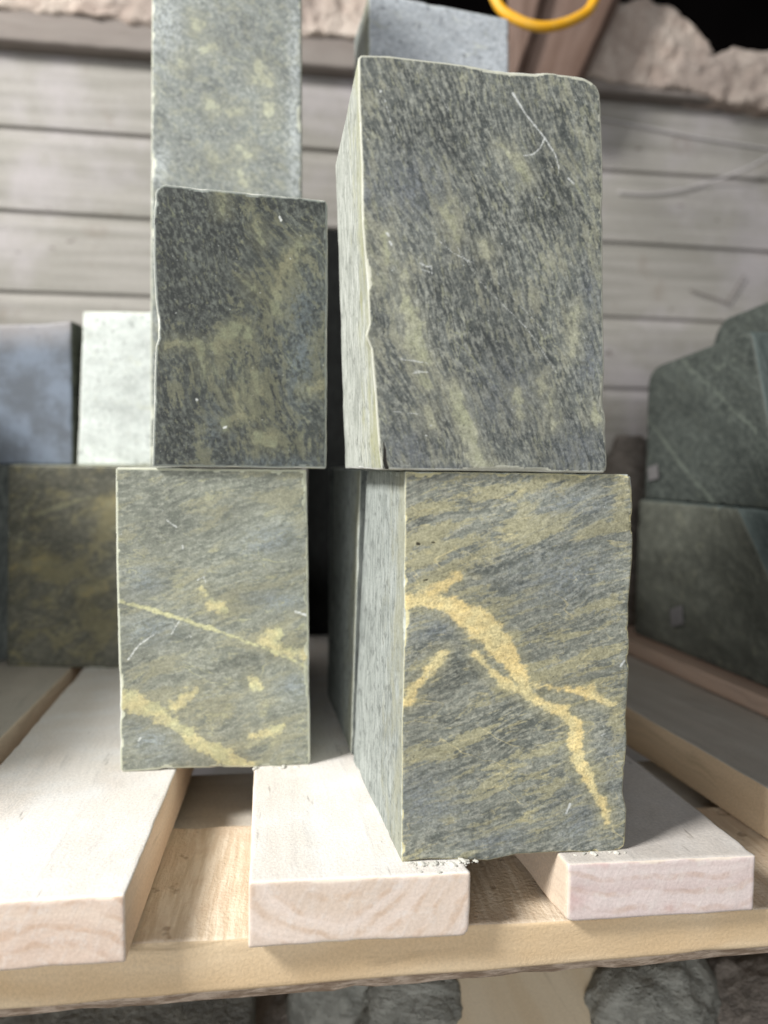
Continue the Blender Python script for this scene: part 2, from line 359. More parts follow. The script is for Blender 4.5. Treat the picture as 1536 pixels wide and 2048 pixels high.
def endgrain(name, a, b, cu, cv, seed=0, red=0.0):
    n = NT(name); P = n.attr('luv', True)
    wv = n.scl(n.vadd(n.noise(n.mapping(P, loc=(seed, 0, 0)), 24, 3, 0.55, col=True), (0.5, 0.5, 0.5), 'SUBTRACT'), 0.022)
    x, y, z = n.xyz(n.vadd(P, wv))
    dx = n.math('SUBTRACT', x, cu); dy = n.math('SUBTRACT', y, cv)
    d = n.math('SQRT', n.math('ADD', n.math('MULTIPLY', dx, dx), n.math('MULTIPLY', dy, dy)))
    rg = n.math('SINE', n.math('MULTIPLY', n.math('ADD', d, n.math('MULTIPLY', n.noise(P, 25, 2), 0.004)), 760)); rg2 = n.noise(n.gray(n.math('MULTIPLY', d, 60)), 1.0, 3, 0.5)
    col = n.mix(n.mr(rg2, 0.35, 0.65), lin(a), lin(b))
    br = n.noise(P, 55, 3, 0.6)
    col = n.mix(n.math('MULTIPLY', n.mr(rg, 0.0, 1.0, 0, 0.38), n.mr(br, 0.38, 0.6)), col, lin([a[0]*0.88, a[1]*0.78, a[2]*0.66]))
    saw = n.noise(n.mapping(P, rot=(0, 0, 24), scale=(260, 28, 1), loc=(seed, 0, 0)), 1.0, 4, 0.6)
    col = n.mix(n.mr(saw, 0.5, 0.75, 0, 0.4), col, lin((228, 220, 214)))
    f = n.noise(P, 620, 3, 0.7)
    col = n.mix(n.mr(n.noise(P, 130, 4, 0.7), 0.5, 0.75, 0, 0.5), col, lin((230, 224, 218)))
    if red: col = n.mix(n.mr(n.noise(n.mapping(P, loc=(seed*3, 0, 0)), 42, 2, 0.5), 0.58, 0.72, 0, red), col, lin((190, 135, 130)))
    col = n.mix(1.0, col, n.gray(n.mr(f, 0.3, 0.7, 0.9, 1.1, False)), 'MULTIPLY')
    e = n.mr(n.math('ADD', n.attr('edge'), n.math('SUBTRACT', n.noise(P, 220, 3), 0.5)), 0.4, 0.85, 0, 0.6)
    col = n.mix(e, col, lin((232, 222, 205)))
    return n.fin(col, 0.85, 0.15, n.math('ADD', f, saw), 0.3, 0.0004)

def zero(v): return lambda PX: np.full(len(PX), v, float)
def feats(vein=(), vein2=(), scr_lit=(), crk=(), blue=(), yel=(), drk=()):
    return {'vein': lambda P: polysdf(P, vein), 'vein2': lambda P: polysdf(P, vein2), 'scr_lit': lambda P: polysdf(P, scr_lit),
            'crk': lambda P: polysdf(P, crk), 'blue': lambda P: blobs(P, blue), 'yel': lambda P: blobs(P, yel), 'drk': lambda P: blobs(P, drk)}
def quadpts(pq, P, n): return [onpl(x, y, P, n) for x, y in pq]
def facenorm(a, b):
    d = (b-a); d.z = 0; return Vector((d.y, -d.x, 0)).normalized()
SB = 'soapstone blocks stacked on the wooden pallet'

# ------------------------------------------------------------------ setting
n = NT('floor_dirt'); gc = n.t.nodes.new('ShaderNodeNewGeometry').outputs['Position']
ff = n.noise(gc, 30, 6, 0.65)
mfloor = n.fin(n.mix(n.mr(ff, 0.35, 0.65), lin((70, 66, 60)), lin((120, 114, 104))), 0.9, 0.2, ff, 0.8, 0.01)
me = bpy.data.meshes.new('floor'); me.from_pydata([(-4, -3, -0.52), (4, -3, -0.52), (4, 4, -0.52), (-4, 4, -0.52)], [], [(0, 1, 2, 3)])
me.materials.append(mfloor); tag(link(bpy.data.objects.new('floor', me)), None, None, kind='structure')

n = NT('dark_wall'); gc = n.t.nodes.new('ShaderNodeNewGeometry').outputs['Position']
mdark = n.fin(n.mix(n.noise(gc, 5, 4), (0.001, 0.001, 0.001, 1), (0.006, 0.005, 0.005, 1)), 0.95, 0.0)  # near-black colour stands in for the missing light back here
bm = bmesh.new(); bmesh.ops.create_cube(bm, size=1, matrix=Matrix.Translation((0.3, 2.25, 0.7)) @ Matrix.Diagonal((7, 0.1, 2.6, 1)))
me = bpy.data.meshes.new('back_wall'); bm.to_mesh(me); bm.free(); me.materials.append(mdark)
tag(link(bpy.data.objects.new('back_wall', me)), 'wall coloured near black for unlit depth, far behind the plank wall, seen at the top right corner', 'wall')

# plank wall: grooved profile running across
DW = 0.98
YW = 8.0
d_u = Vector((math.cos(math.radians(YW)), math.sin(math.radians(YW)), 0))     # wall runs right and away
n_w = Vector((d_u.y, -d_u.x, 0))
Pw = ony(300, 500, DW)
def onwall(x, y, off=0.0): return onpl(x, y, Pw + n_w*off, n_w)
grooves = [onwall(0, y).z for y in (-80, 87, 246, 410, 579, 742)]
pitch = (grooves[0]-grooves[-1])/5
zt = onwall(150, 45).z
n = NT('plank_paint'); gp = n.t.nodes.new('ShaderNodeTexCoord').outputs['Object']
a1 = n.noise(n.mapping(gp, scale=(5, 5, 90)), 1.0, 5, 0.6); a2 = n.noise(gp, 6, 4, 0.6); a3 = n.noise(gp, 300, 2, 0.6)
pc = n.mix(n.mr(a1, 0.35, 0.65), lin((150, 147, 140)), lin((168, 164, 158)))
pc = n.mix(n.mr(a2, 0.45, 0.65, 0, 0.6), pc, lin((186, 180, 184)))
pc = n.mix(n.mr(n.noise(n.mapping(gp, loc=(4, 4, 4)), 12, 5, 0.7), 0.56, 0.7, 0, 0.45), pc, lin((138, 128, 116)))
pc = n.mix(n.mr(n.noise(n.mapping(gp, scale=(1, 1, 2.5), loc=(7, 1, 4)), 34, 3, 0.6), 0.68, 0.74, 0, 0.7), pc, lin((92, 84, 78)))
mplank = n.fin(n.mix(1.0, pc, n.gray(n.mr(a3, 0.3, 0.7, 0.94, 1.06, False)), 'MULTIPLY'), 0.75, 0.25, a1, 0.3, 0.002)
prof = []      # (outward, z) from top to bottom
z = zt; gz = [g for g in grooves if g < zt-0.005]
prof.append((0.0, zt))
g = grooves[1]
allg = [grooves[1]-pitch*k for k in range(0, 9)]
for g in allg:
    prof += [(0.0, g+0.0018), (-0.004, g+0.0014), (-0.006, g+0.0002), (-0.006, g-0.0006), (0.0, g-pitch*0.17)]
prof.append((0.0, -0.5))
bm = bmesh.new(); rows = []
N = 60; X0, X1 = -1.3, 1.9
rng = np.random.RandomState(3)
for i in range(N+1):
    s = X0+(X1-X0)*i/N
    row = []
    for k, (o, zz) in enumerate(prof):
        p = Pw + d_u*s + n_w*(o + 0.0012*math.sin(s*7+k//5*1.9)); row.append(bm.verts.new((p.x, p.y, zz+0.0012*math.sin(s*5+(k//5)*2.3))))
    rows.append(row)
    row.append(bm.verts.new((Pw.x+d_u.x*s-n_w.x*0.03, Pw.y+d_u.y*s-n_w.y*0.03, -0.5))); row.append(bm.verts.new((Pw.x+d_u.x*s-n_w.x*0.03, Pw.y+d_u.y*s-n_w.y*0.03, zt)))
M = len(rows[0])
for i in range(N):
    for k in range(M): bm.faces.new((rows[i][k], rows[i+1][k], rows[i+1][(k+1) % M], rows[i][(k+1) % M]))
bm.faces.new(rows[0]); bm.faces.new(rows[-1][::-1])
bmesh.ops.recalc_face_normals(bm, faces=bm.faces)
me = bpy.data.meshes.new('plank_wall'); bm.to_mesh(me); bm.free(); me.materials.append(mplank)
tag(link(bpy.data.objects.new('plank_wall', me)), 'grey horizontal plank wall with grooved joints behind all the blocks', 'wall')

# weathered rail that caps the planks
def vert_quad(p, h): return [p+Vector((0, 0, h)), p]
def bar(name, A, B, h, t, mats, **kw):
    """bar from A to B (left, right bottom-front), height h, thickness t away from the viewer"""
    d = (B-A); d.z = 0; nb_ = Vector((-d.y, d.x, 0)).normalized()*t; up = Vector((0, 0, h))
    return block(name, [A+up, B+up, B, A], [A+up+nb_, B+up+nb_, B+nb_, A+nb_], mats, **kw)
mcap = wood('rail_wood', (124, 114, 108), (144, 136, 130), dust=(146, 140, 136), dustamt=0.4, seed=4, along='u', fuzz=0.3)
A = onwall(-250, 62, 0.024); B = onwall(1900, 262, 0.024); zc_ = (onwall(0, 85, .024).z+onwall(1536, 300-48, .024).z)/2
A.z = onwall(0, 78, .024).z; B.z = A.z
tag(bar('top_rail', A, B, 0.052, 0.07, [mcap], step=0.004, wfine=0.01, r0=0.002, uvgrow=1.2, rough=0.001), 'brownish weathered rail under the rough stones, along the top of the plank wall', 'rail')
ZR = A.z+0.052

# ------------------------------------------------------------------ rough stones on the rail
n = NT('rough_pink_stone'); gp = n.t.nodes.new('ShaderNodeTexCoord').outputs['Object']
a1 = n.noise(gp, 26, 6, 0.7); a2 = n.noise(gp, 160, 4, 0.7); a3 = n.noise(gp, 9, 3, 0.5)
pc = n.mix(n.mr(a1, 0.35, 0.65), lin((192, 174, 162)), lin((218, 204, 192)))
pc = n.mix(n.mr(a3, 0.45, 0.65, 0, 0.7), pc, lin((176, 162, 154)))
pc = n.mix(n.mr(a2, 0.58, 0.72, 0, 0.7), pc, lin((226, 216, 206)))
pc = n.mix(n.mr(a2, 0.40, 0.30, 0, 0.5), pc, lin((120, 104, 90)))
mrough = n.fin(pc, 0.9, 0.2, n.math('ADD', a2, a1), 0.9, 0.006)
def rockslab(name, outline, depth, label, off=0.03, seed=0, z_adj=0.0):
    """outline px list (closed, clockwise) on a plane just in front of the wall, extruded back and roughened"""
    pts = [onwall(x, y, off) for x, y in outline]
    bm = bmesh.new(); f = [bm.verts.new(p) for p in pts]; face = bm.faces.new(f)
    r = bmesh.ops.extrude_face_region(bm, geom=[face])
    for v in [g for g in r['geom'] if isinstance(g, bmesh.types.BMVert)]: v.co -= n_w*depth
    bmesh.ops.triangulate(bm, faces=bm.faces); bmesh.ops.recalc_face_normals(bm, faces=bm.faces)
    for _ in range(6):
        es = [e for e in bm.edges if e.calc_length() > 0.006]
        if not es: break
        bmesh.ops.subdivide_edges(bm, edges=es, cuts=1); bmesh.ops.triangulate(bm, faces=bm.faces)
    for _ in range(5): bmesh.ops.smooth_vert(bm, verts=bm.verts, factor=0.5, use_axis_x=True, use_axis_y=True, use_axis_z=True)
    X = np.array([v.co[:] for v in bm.verts]); 
    D = np.stack([(fbm(X*55+k*7, seed+k, 5)-0.5) for k in range(3)], 1)*0.015
    base = X.mean(0)
    for v, d in zip(bm.verts, D): v.co += Vector(d); v.co -= Vector(base)
    for fc in bm.faces: fc.smooth = True
    me = bpy.data.meshes.new(name); bm.to_mesh(me); bm.free(); me.materials.append(mrough)
    o = link(bpy.data.objects.new(name, me)); o.location = base; return tag(o, label, 'stone slab', 'rough stone slabs on the rail')
rockslab('rough_stone_slab', [(-300, -30), (-200, -130), (760, -90), (765, 60), (735, 78), (640, 70), (470, 66), (300, 50), (170, 30), (60, 20), (-60, 2), (-200, -8)], 0.10,
         'rough pale pinkish stone slab lying on the rail at the top left, behind the tall light block', seed=1)
rockslab('rough_stone_slab', [(1090, 150), (1110, 90), (1150, 40), (1190, 2), (1300, -8), (1352, 18), (1390, 52), (1412, 78), (1434, 108), (1470, 92), (1540, 100), (1700, 110), (1740, 235), (1600, 225), (1480, 205), (1350, 180), (1200, 155)], 0.07,
         'rough pale pinkish stone slab with a stepped broken top, at the top right', seed=5)

# brown boards leaning between the rough slabs
mbrown = wood('brown_wood', (110, 90, 80), (134, 114, 104), seed=8, along='v', fuzz=0.3)
def lean(name, q, label, mats, th=0.015, Y=0.9, grp=None):
    pts = [ony(x, y, Y) for x, y in q]; dv = Vector((0.01, th, 0))
    return tag(block(name, pts, [p+dv for p in pts], mats, step=0.003, r0=0.001, rough=0.0008), label, 'board', grp)
lean('leaning_board', [(1012, -120), (1108, -120), (1062, 60), (1018, 190)], 'reddish brown board, the left one of the two behind the yellow hose loop', [mbrown], Y=0.955, grp='brown boards behind the hose')
lean('leaning_board', [(1118, -120), (1280, -120), (1140, 190), (1026, 190)], 'reddish brown board, the right one of the two behind the yellow hose loop', [mbrown], Y=0.975, grp='brown boards behind the hose')

# yellow hose loop
def tube(name, pts, rad, mat, nseg=12, smooth=6):
    # catmull-rom
    P = [Vector(p) for p in pts]; out = []
    for i in range(len(P)-1):
        p0 = P[max(i-1, 0)]; p1 = P[i]; p2 = P[i+1]; p3 = P[min(i+2, len(P)-1)]
        for k in range(smooth):
            t = k/smooth
            out.append(0.5*((2*p1)+(p2-p0)*t+(2*p0-5*p1+4*p2-p3)*t*t+(3*p1-p0-3*p2+p3)*t**3))
    out.append(P[-1]); base = sum(out, Vector())/len(out)
    bm = bmesh.new(); rings = []
    for i, p in enumerate(out):
        d = (out[min(i+1, len(out)-1)]-out[max(i-1, 0)]).normalized()
        a = d.cross(Vector((0.13, 0.97, 0.2))).normalized(); b = d.cross(a)
        rings.append([bm.verts.new(p-base+(a*math.cos(2*math.pi*k/nseg)+b*math.sin(2*math.pi*k/nseg))*rad) for k in range(nseg)])
    for r1, r2 in zip(rings[:-1], rings[1:]):
        for k in range(nseg): bm.faces.new((r1[k], r1[(k+1) % nseg], r2[(k+1) % nseg], r2[k]))
    bm.faces.new(rings[0][::-1]); bm.faces.new(rings[-1])
    bmesh.ops.recalc_face_normals(bm, faces=bm.faces)
    for fc in bm.faces: fc.smooth = True
    me = bpy.data.meshes.new(name); bm.to_mesh(me); bm.free(); me.materials.append(mat)
    o = link(bpy.data.objects.new(name, me)); o.location = base; return o
n = NT('yellow_rubber'); gp = n.t.nodes.new('ShaderNodeTexCoord').outputs['Object']
myel = n.fin(n.mix(n.mr(n.noise(gp, 60, 4), 0.4, 0.7, 0, 0.5), lin((236, 172, 34)), lin((232, 190, 92))), 0.45, 0.4)
hp = [(1180, -330), (1070, -330), (1000, -240), (965, -110), (992, 2), (1035, 40), (1090, 54), (1150, 38), (1188, 2), (1212, -110), (1200, -240), (1140, -400)]
tag(tube('hose_loop', [ony(x, y, 0.80+0.012*math.sin(i*0.9)) for i, (x, y) in enumerate(hp)], 0.0052, myel), 'bright yellow hose hanging in a loop at the top right', 'hose')
# straw strands and thin wire on the wall
n = NT('white_strand'); mstr = n.fin(lin((200, 196, 196)), 0.6, 0.3)
n = NT('grey_strand'); mstr2 = n.fin(lin((120, 112, 108)), 0.7, 0.3)
tag(tube('plastic_strap', [onwall(x, y, 0.004) for x, y in [(1150, 228), (1209, 239), (1300, 256), (1400, 276), (1536, 297), (1620, 312)]], 0.0011, mstr), 'long thin white strand running straight along the upper plank', 'strap')
tag(tube('plastic_strap', [onwall(x, y, 0.005+0.01*(x > 1450)) for x, y in [(1236, 384), (1290, 388), (1350, 382), (1420, 364), (1490, 338), (1560, 300)]], 0.0012, mstr), 'thin white strand curving upwards across the middle plank at the right', 'strap')
tag(tube('bent_wire', [onwall(x, y, 0.004) for x, y in [(1380, 580), (1452, 604), (1456, 602), (1489, 550)]], 0.0009, mstr2), 'thin grey bent wire against the pale plank at the right edge', 'wire')

# ------------------------------------------------------------------ pallet: boards share one top level pallet
pallet = bpy.data.objects.new('pallet', None); link(pallet); pallet.location = (0.05, 0.35, -0.066)
tag(pallet, 'pale new wooden pallet of dusty deck boards carrying the stone blocks', 'pallet')
T = 0.0293
mtop = wood('dusty_board_top', (214, 200, 184), (226, 216, 204), dust=(240, 240, 240), dustamt=0.78, seed=1, fuzz=0.45, pitch=0.45, grainamt=1.3)
mside = wood('board_side', (222, 202, 180), (232, 216, 198), seed=2, fuzz=0.3)
mendA = endgrain('board_end_left', (214, 192, 176), (226, 208, 192), 0.06, -0.05, 1)
mendB = endgrain('board_end_middle', (218, 200, 184), (230, 214, 202), 0.035, 0.045, 2)
mendC = endgrain('board_end_right', (214, 196, 192), (226, 212, 208), 0.05, 0.2, 3, red=0.6)
mtopR = wood('grey_board_top', (168, 158, 146), (188, 178, 166), dust=(198, 196, 188), dustamt=0.5, seed=5, fuzz=0.3)
mtopC = wood('shaded_board_top', (182, 172, 162), (200, 190, 180), dust=(222, 220, 218), dustamt=0.55, seed=9, fuzz=0.35, pitch=0.5)  # thinner dust, and the block's shadow is darkened into this colour
mtan = wood('board_side_tan', (204, 180, 148), (220, 198, 168), seed=6, fuzz=0.3)
def board(fl, fr, bl, br, t, mats, zt=0.0, **kw):
    FL, FR, BL, BR = [onz(*p, zt) for p in (fl, fr, bl, br)]; dn = Vector((0, 0, -t))
    return block('deck_board', [FL, FR, FR+dn, FL+dn], [BL, BR, BR+dn, BL+dn], mats, parent=pallet, **kw)
def ext(p, q, y):   # extend px line p->q to row y
    return (p[0]+(q[0]-p[0])*(y-p[1])/(q[1]-p[1]), y)
YB = 1150
kw = dict(step=0.0012, r0=0.0007, chip=0.0012, chipf=90, rough=0.0004, uvgrow=1.12)
board((-252, 1818), (250, 1790), ext((160, 1345), (-252, 1818), YB+20), ext((350, 1548), (250, 1790), YB+12), T*1.0, [mendA, mside, mtop], seed=1, **kw)
board((497, 1765), (941, 1745), ext((508, 1535), (497, 1765), YB), ext((760, 1430), (941, 1745), YB), T, [mendB, mside, mtop], seed=2, corner=(0, 0, 0.004, 0), **kw)
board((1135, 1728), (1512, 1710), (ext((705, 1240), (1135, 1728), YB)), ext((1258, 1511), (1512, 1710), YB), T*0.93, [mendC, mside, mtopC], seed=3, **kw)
board((1640, 1637), (2300, 1625), ext((1266, 1421), (1536, 1577), YB), ext((1266, 1318), (1536, 1408), YB), T, [mendC, mtan, mtopR], seed=4, **kw)
board((-1150, 1812), (-330, 1800), ext((-460, 1337), (-1100, 1750), YB), ext((101, 1337), (0, 1419), YB), T, [mendA, mside, mtopR], seed=5, **kw)
# cross boards underneath
mcross = wood('cross_board_front', (206, 176, 134), (236, 216, 184), seed=11, along='u', scale=0.7, fuzz=0.3, grainamt=1.7, dust=(236, 226, 208), dustamt=0.18)
n = NT('cross_board_top'); P = n.attr('luv', True)     # rough saw marks across the face
s1 = n.noise(n.mapping(P, scale=(330, 10, 26)), 1.0, 4, 0.6); s2 = n.noise(P, 36, 4, 0.6)
s0 = n.noise(n.mapping(P, scale=(160, 10, 160)), 1.0, 3, 0.5)
cc = n.mix(n.mr(s1, 0.38, 0.66), lin((206, 188, 164)), lin((226, 212, 192)))
cc = n.mix(n.mr(s2, 0.45, 0.65, 0, 0.55), cc, lin((206, 184, 160)))
cc = n.mix(n.mr(n.noise(n.mapping(P, loc=(3, 0, 0)), 60, 3, 0.6), 0.66, 0.74, 0, 0.5), cc, lin((120, 96, 74)))
mcrosst = n.fin(cc, 0.9, 0.1, n.math('ADD', s1, n.noise(P, 500, 3)), 0.6, 0.0012)
n = NT('bark_edge'); P = n.attr('luv', True); b1 = n.noise(n.mapping(P, scale=(60, 200, 200)), 1.0, 5, 0.7)
mbark = n.fin(n.mix(n.mr(b1, 0.4, 0.62), lin((158, 138, 120)), lin((214, 196, 178))), 0.95, 0.1, b1, 1.0, 0.003)
z1 = -T-0.0006
nl = onz(0, 1902, z1); nr = onz(1536, 1818, z1); dd = (nr-nl).normalized(); nl = nl-dd*0.12; nr = nr+dd*0.25
fl_ = onz(330, 1655, z1); back = Vector((-dd.y, dd.x, 0)); wid = (fl_-nl).dot(back)
th = nl.z - onpl(700, 1962, nl, back).z
th = nl.z - onpl(760, 1935, nl, back).z
dn = Vector((0, 0, -th))
_a = onpl(0, 2022, nl, back).z-nl.z; _b = onpl(1536, 1896, nl, back).z-nl.z; _w = (onz(1536, 1818, z1)-onz(0, 1902, z1)).length
dL = Vector((0, 0, _a-(_b-_a)*0.12/_w)); dR = Vector((0, 0, _b+(_b-_a)*0.25/_w))
block('cross_board', [nl, nr, nr+dR, nl+dL], [nl+back*wid, nr+back*wid, nr+back*wid+dR, nl+back*wid+dL], [mcross, mcrosst], step=0.0015, r0=0.0012, chip=0.002, chipf=60, rough=0.0006, uvgrow=1.12, parent=pallet, seed=6)
oL = dL+back*0.002; oR = dR+back*0.002; bb = Vector((0, 0, -0.0075))+back*0.004
bk = block('bark_strip', [nl+oL, nr+oR, nr+oR+bb, nl+oL+bb],
      [p+back*(wid-0.006) for p in (nl+oL, nr+oR, nr+oR+bb, nl+oL+bb)], [mbark], step=0.0012, r0=0.001, rough=0.0016, roughf=110, uvgrow=1.1, parent=pallet, seed=9)
mlow = wood('dusty_lower_board', (196, 184, 166), (212, 202, 186), dust=(225, 224, 218), dustamt=0.6, seed=15, along='u', fuzz=0.3)
z2 = Vector((0, 0, -0.007)); a = nl+back*(wid+0.003)+z2; b = nr+back*(wid+0.003)+z2
block('cross_board', [a, b, b+dn, a+dn], [p+back*0.09 for p in (a, b, b+dn, a+dn)], [mlow], step=0.002, r0=0.001, uvgrow=1.15, parent=pallet, seed=7)
a = nl+back*0.55; b = nr+back*0.55
block('cross_board', [a, b, b+dn, a+dn], [p+back*0.1 for p in (a, b, b+dn, a+dn)], [mtan], step=0.003, r0=0.001, uvgrow=1.15, parent=pallet, seed=8)

# ------------------------------------------------------------------ STONES
ms_white = sawn('dusty_sawn_side', (164, 168, 160), (196, 199, 192), seed=1, olive=(170, 170, 132))
ms_grey = sawn('grey_sawn_side', (142, 148, 144), (176, 181, 177), spots=0.35, seed=4, olive=(160, 160, 140))
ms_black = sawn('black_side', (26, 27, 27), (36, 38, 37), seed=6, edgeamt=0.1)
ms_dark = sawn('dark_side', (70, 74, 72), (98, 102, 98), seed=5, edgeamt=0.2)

# lower right block
pq = [(808, 948), (1264, 944), (1250, 1700), (803, 1725)]
bl = onz(803, 1725); br = onz(1250, 1700); nf = facenorm(bl, br)
Fr = quadpts(pq, bl, nf); Fr[3] = bl; Fr[2] = br
ZL = (Fr[0].z+Fr[1].z)/2; Fr[0].z = ZL; Fr[1].z = ZL
fb = onz(706, 1522); dv = fb-bl
Bk = [p+dv for p in Fr]; Bk[0] = Bk[0]+Vector((0.008, 0, 0))
m = stone('lower_right_face', (98, 102, 96), (136, 139, 129), (166, 166, 152), (168, 163, 130), (232, 209, 148), ang=-18, stretch=(28, 150), ol=(0.515, 0.61), olamt=0.72, yf=0.2, jg=0.75, veinamt=1.0, o2=(1.2, 1.1),
          blue=(122, 131, 140), seed=3, veinpale=(226, 212, 160), warp=0.009, edgecol=(214, 206, 160), grain=0.55)
V = [[(806, 1202, 9), (850, 1196, 11), (900, 1208, 16), (940, 1232, 20), (975, 1262, 25), (1005, 1300, 20), (1030, 1335, 11), (1050, 1375, 8), (1065, 1396, 6)],
     [(1065, 1396, 3), (1100, 1408, 5), (1130, 1420, 9), (1150, 1445, 11), (1148, 1480, 10), (1155, 1515, 9), (1175, 1552, 8), (1200, 1590, 5), (1212, 1640, 2)],
     [(855, 1188, 8), (885, 1172, 7), (910, 1152, 3)],
     [(1035, 1358, 2), (1090, 1368, 4), (1150, 1376, 6), (1178, 1384, 4), (1225, 1400, 3)],
     [(812, 1400, 5), (830, 1372, 5), (858, 1335, 4), (882, 1300, 1)],
     [(945, 1300, 2), (962, 1320, 5), (1000, 1355, 3), (1060, 1395, 1)],
     [(1150, 1378, 4), (1178, 1378, 5)]]
YL = [(1000, 985, 130, 14, -14), (880, 1010, 90, 12, -16), (1010, 1075, 130, 22, -22), (860, 1100, 90, 34, -8), (870, 1140, 60, 14, -25), (1090, 960, 120, 8, -12),
      (1180, 1060, 50, 9, -20), (930, 1480, 120, 13, -22), (1010, 1540, 110, 12, -30), (1000, 1440, 90, 9, -28), (1120, 1330, 110, 14, -20), (1230, 1440, 20, 60, 0), (1060, 1620, 40, 8, -35), (1240, 990, 20, 50, 8)]
BL_ = [(1150, 1005, 90, 30, -8), (1120, 1140, 120, 60, -15), (880, 1250, 70, 22, -20), (990, 1680, 80, 24, -5), (1230, 1520, 30, 60, 0), (850, 1600, 90, 60, 0), (1150, 1640, 60, 60, 0)]
DK = [(1020, 1450, 90, 40, -25), (900, 1260, 60, 14, -25), (1050, 1105, 90, 16, -12), (900, 1340, 40, 40, -30), (1100, 1700, 140, 10, -3), (1000, 1130, 80, 12, -14)]
SCR_LIT = [[(1128, 1625, 1.6), (1138, 1606, 2.2)], [(1200, 1465, 1), (1210, 1460, 1)], [(1238, 1325, 1.5), (1248, 1312, 1.5)]]
CK = [[(832, 1087, 2.2), (836, 1088, 2.2)], [(862, 1084, 1.6), (866, 1085, 1)], [(845, 1160, 1.2), (852, 1158, 1.2)]]
o = block('stone_block', Fr, Bk, [m, ms_grey], step=0.0007, r0=0.0006, chip=0.0022, chipf=130, pq=pq, corner=(0, 0.0015, 0.002, 0), seed=11,
      edges={'R': [(0, 0), (0.04, 1), (0.11, 3), (0.16, -7), (0.3, 0), (0.36, -3), (0.5, 3), (0.66, -2), (0.78, 5), (0.9, 4), (0.95, 3), (0.985, 0), (1, -2)],
             'L': [(0, 0), (0.3, -1), (0.6, 2), (1, 2)], 'B': [(0, 0), (0.12, 4), (0.3, -3), (0.38, -6), (0.5, 3), (0.75, 2), (0.85, -2), (1, 0)]},
      feats=feats(vein=V, yel=YL, blue=BL_, drk=DK, scr_lit=SCR_LIT, crk=CK), rough=0.0003)
tag(o, 'grey green block with a bold yellow vein down its face, lower right of the four', 'stone block', SB)

# upper right block
ZU = ZL+0.0006
nf2 = nf
Pu = Vector(Fr[0]) + nf*0.003
pq = [(716, 110), (1199, 158), (1213, 943), (764, 943)]
F2 = quadpts(pq, Pu, nf2); F2[2].z = ZU; F2[3].z = ZU
F2u = F2
fl2 = [ony(671, 318, F2[0].y*1.385), ony(690, 945, 1)]
dvu = Vector((0, 0, 0)); 
d2 = onpl(671, 325, F2[0], Vector((0, 0, 1)))       # top-left far corner at the height of the near one
dvt = d2-F2[0]; dvt.z = 0
far_bl = ony(690, 944, F2[3].y+dvt.y); far_bl.z = ZU; dvb = far_bl-F2[3]
B2 = [F2[0]+dvt, F2[1]+dvt*0.95, F2[2]+dvb, F2[3]+dvb]
m = stone('upper_right_face', (68, 72, 71), (104, 108, 104), (148, 150, 141), (144, 144, 128), (166, 166, 144), ang=70, stretch=(34, 170), ol=(0.53, 0.62), olamt=0.66, o2=(1.8, 1.2), veinamt=0.85, flk=0.555,
          blue=(98, 104, 114), seed=8, veinpale=(158, 160, 132), warp=0.007, edgecol=(196, 196, 180), grain=0.5, edgeamt=0.8)
V = [[(905, 770, 6), (912, 815, 9), (930, 860, 9), (945, 900, 11), (965, 938, 14)],
     [(805, 545, 3), (812, 600, 8), (830, 645, 12), (838, 690, 12), (850, 720, 8)],
     [(842, 740, 7), (852, 770, 4)], [(735, 440, 7), (732, 520, 9), (740, 600, 4)], [(742, 665, 6), (735, 760, 6), (742, 900, 7)],
     [(995, 285, 1), (1015, 305, 3), (1038, 335, 5), (1050, 352, 3)], [(890, 410, 5), (900, 440, 8), (912, 470, 3)], [(965, 480, 5), (968, 500, 4)],
     [(858, 815, 5), (860, 850, 6)], [(1070, 755, 2), (1078, 780, 5)], [(1098, 790, 3), (1102, 850, 2)], [(1190, 800, 4), (1193, 830, 5)], [(1030, 780, 2), (1036, 830, 3)],
     [(1150, 610, 2), (1146, 660, 4), (1142, 700, 2)], [(775, 460, 2), (780, 520, 2)]]
YL = [(1085, 170, 26, 14, 0), (1175, 330, 14, 120, 0), (1190, 480, 14, 90, 0), (1000, 180, 12, 50, 0), (920, 180, 10, 40, 0), (905, 440, 24, 40, 0), (770, 520, 22, 120, 0), (1060, 560, 14, 60, -10),
      (890, 330, 12, 26, 0), (1125, 180, 10, 50, -8), (830, 740, 30, 40, 0), (745, 330, 12, 100, 0), (1100, 520, 12, 40, -20)]
BL_ = [(820, 370, 60, 70, 0), (1180, 580, 22, 60, 0), (820, 900, 50, 45, 0), (1150, 900, 60, 60, 0), (740, 370, 20, 50, 0), (1010, 780, 60, 80, 0), (900, 940, 200, 10, 0), (1180, 720, 30, 70, 0)]
DK = [(1000, 430, 60, 90, 0), (900, 250, 120, 60, 0), (870, 600, 40, 60, 0), (1090, 400, 30, 60, 0), (1020, 655, 18, 12, 0), (960, 680, 50, 30, 0)]
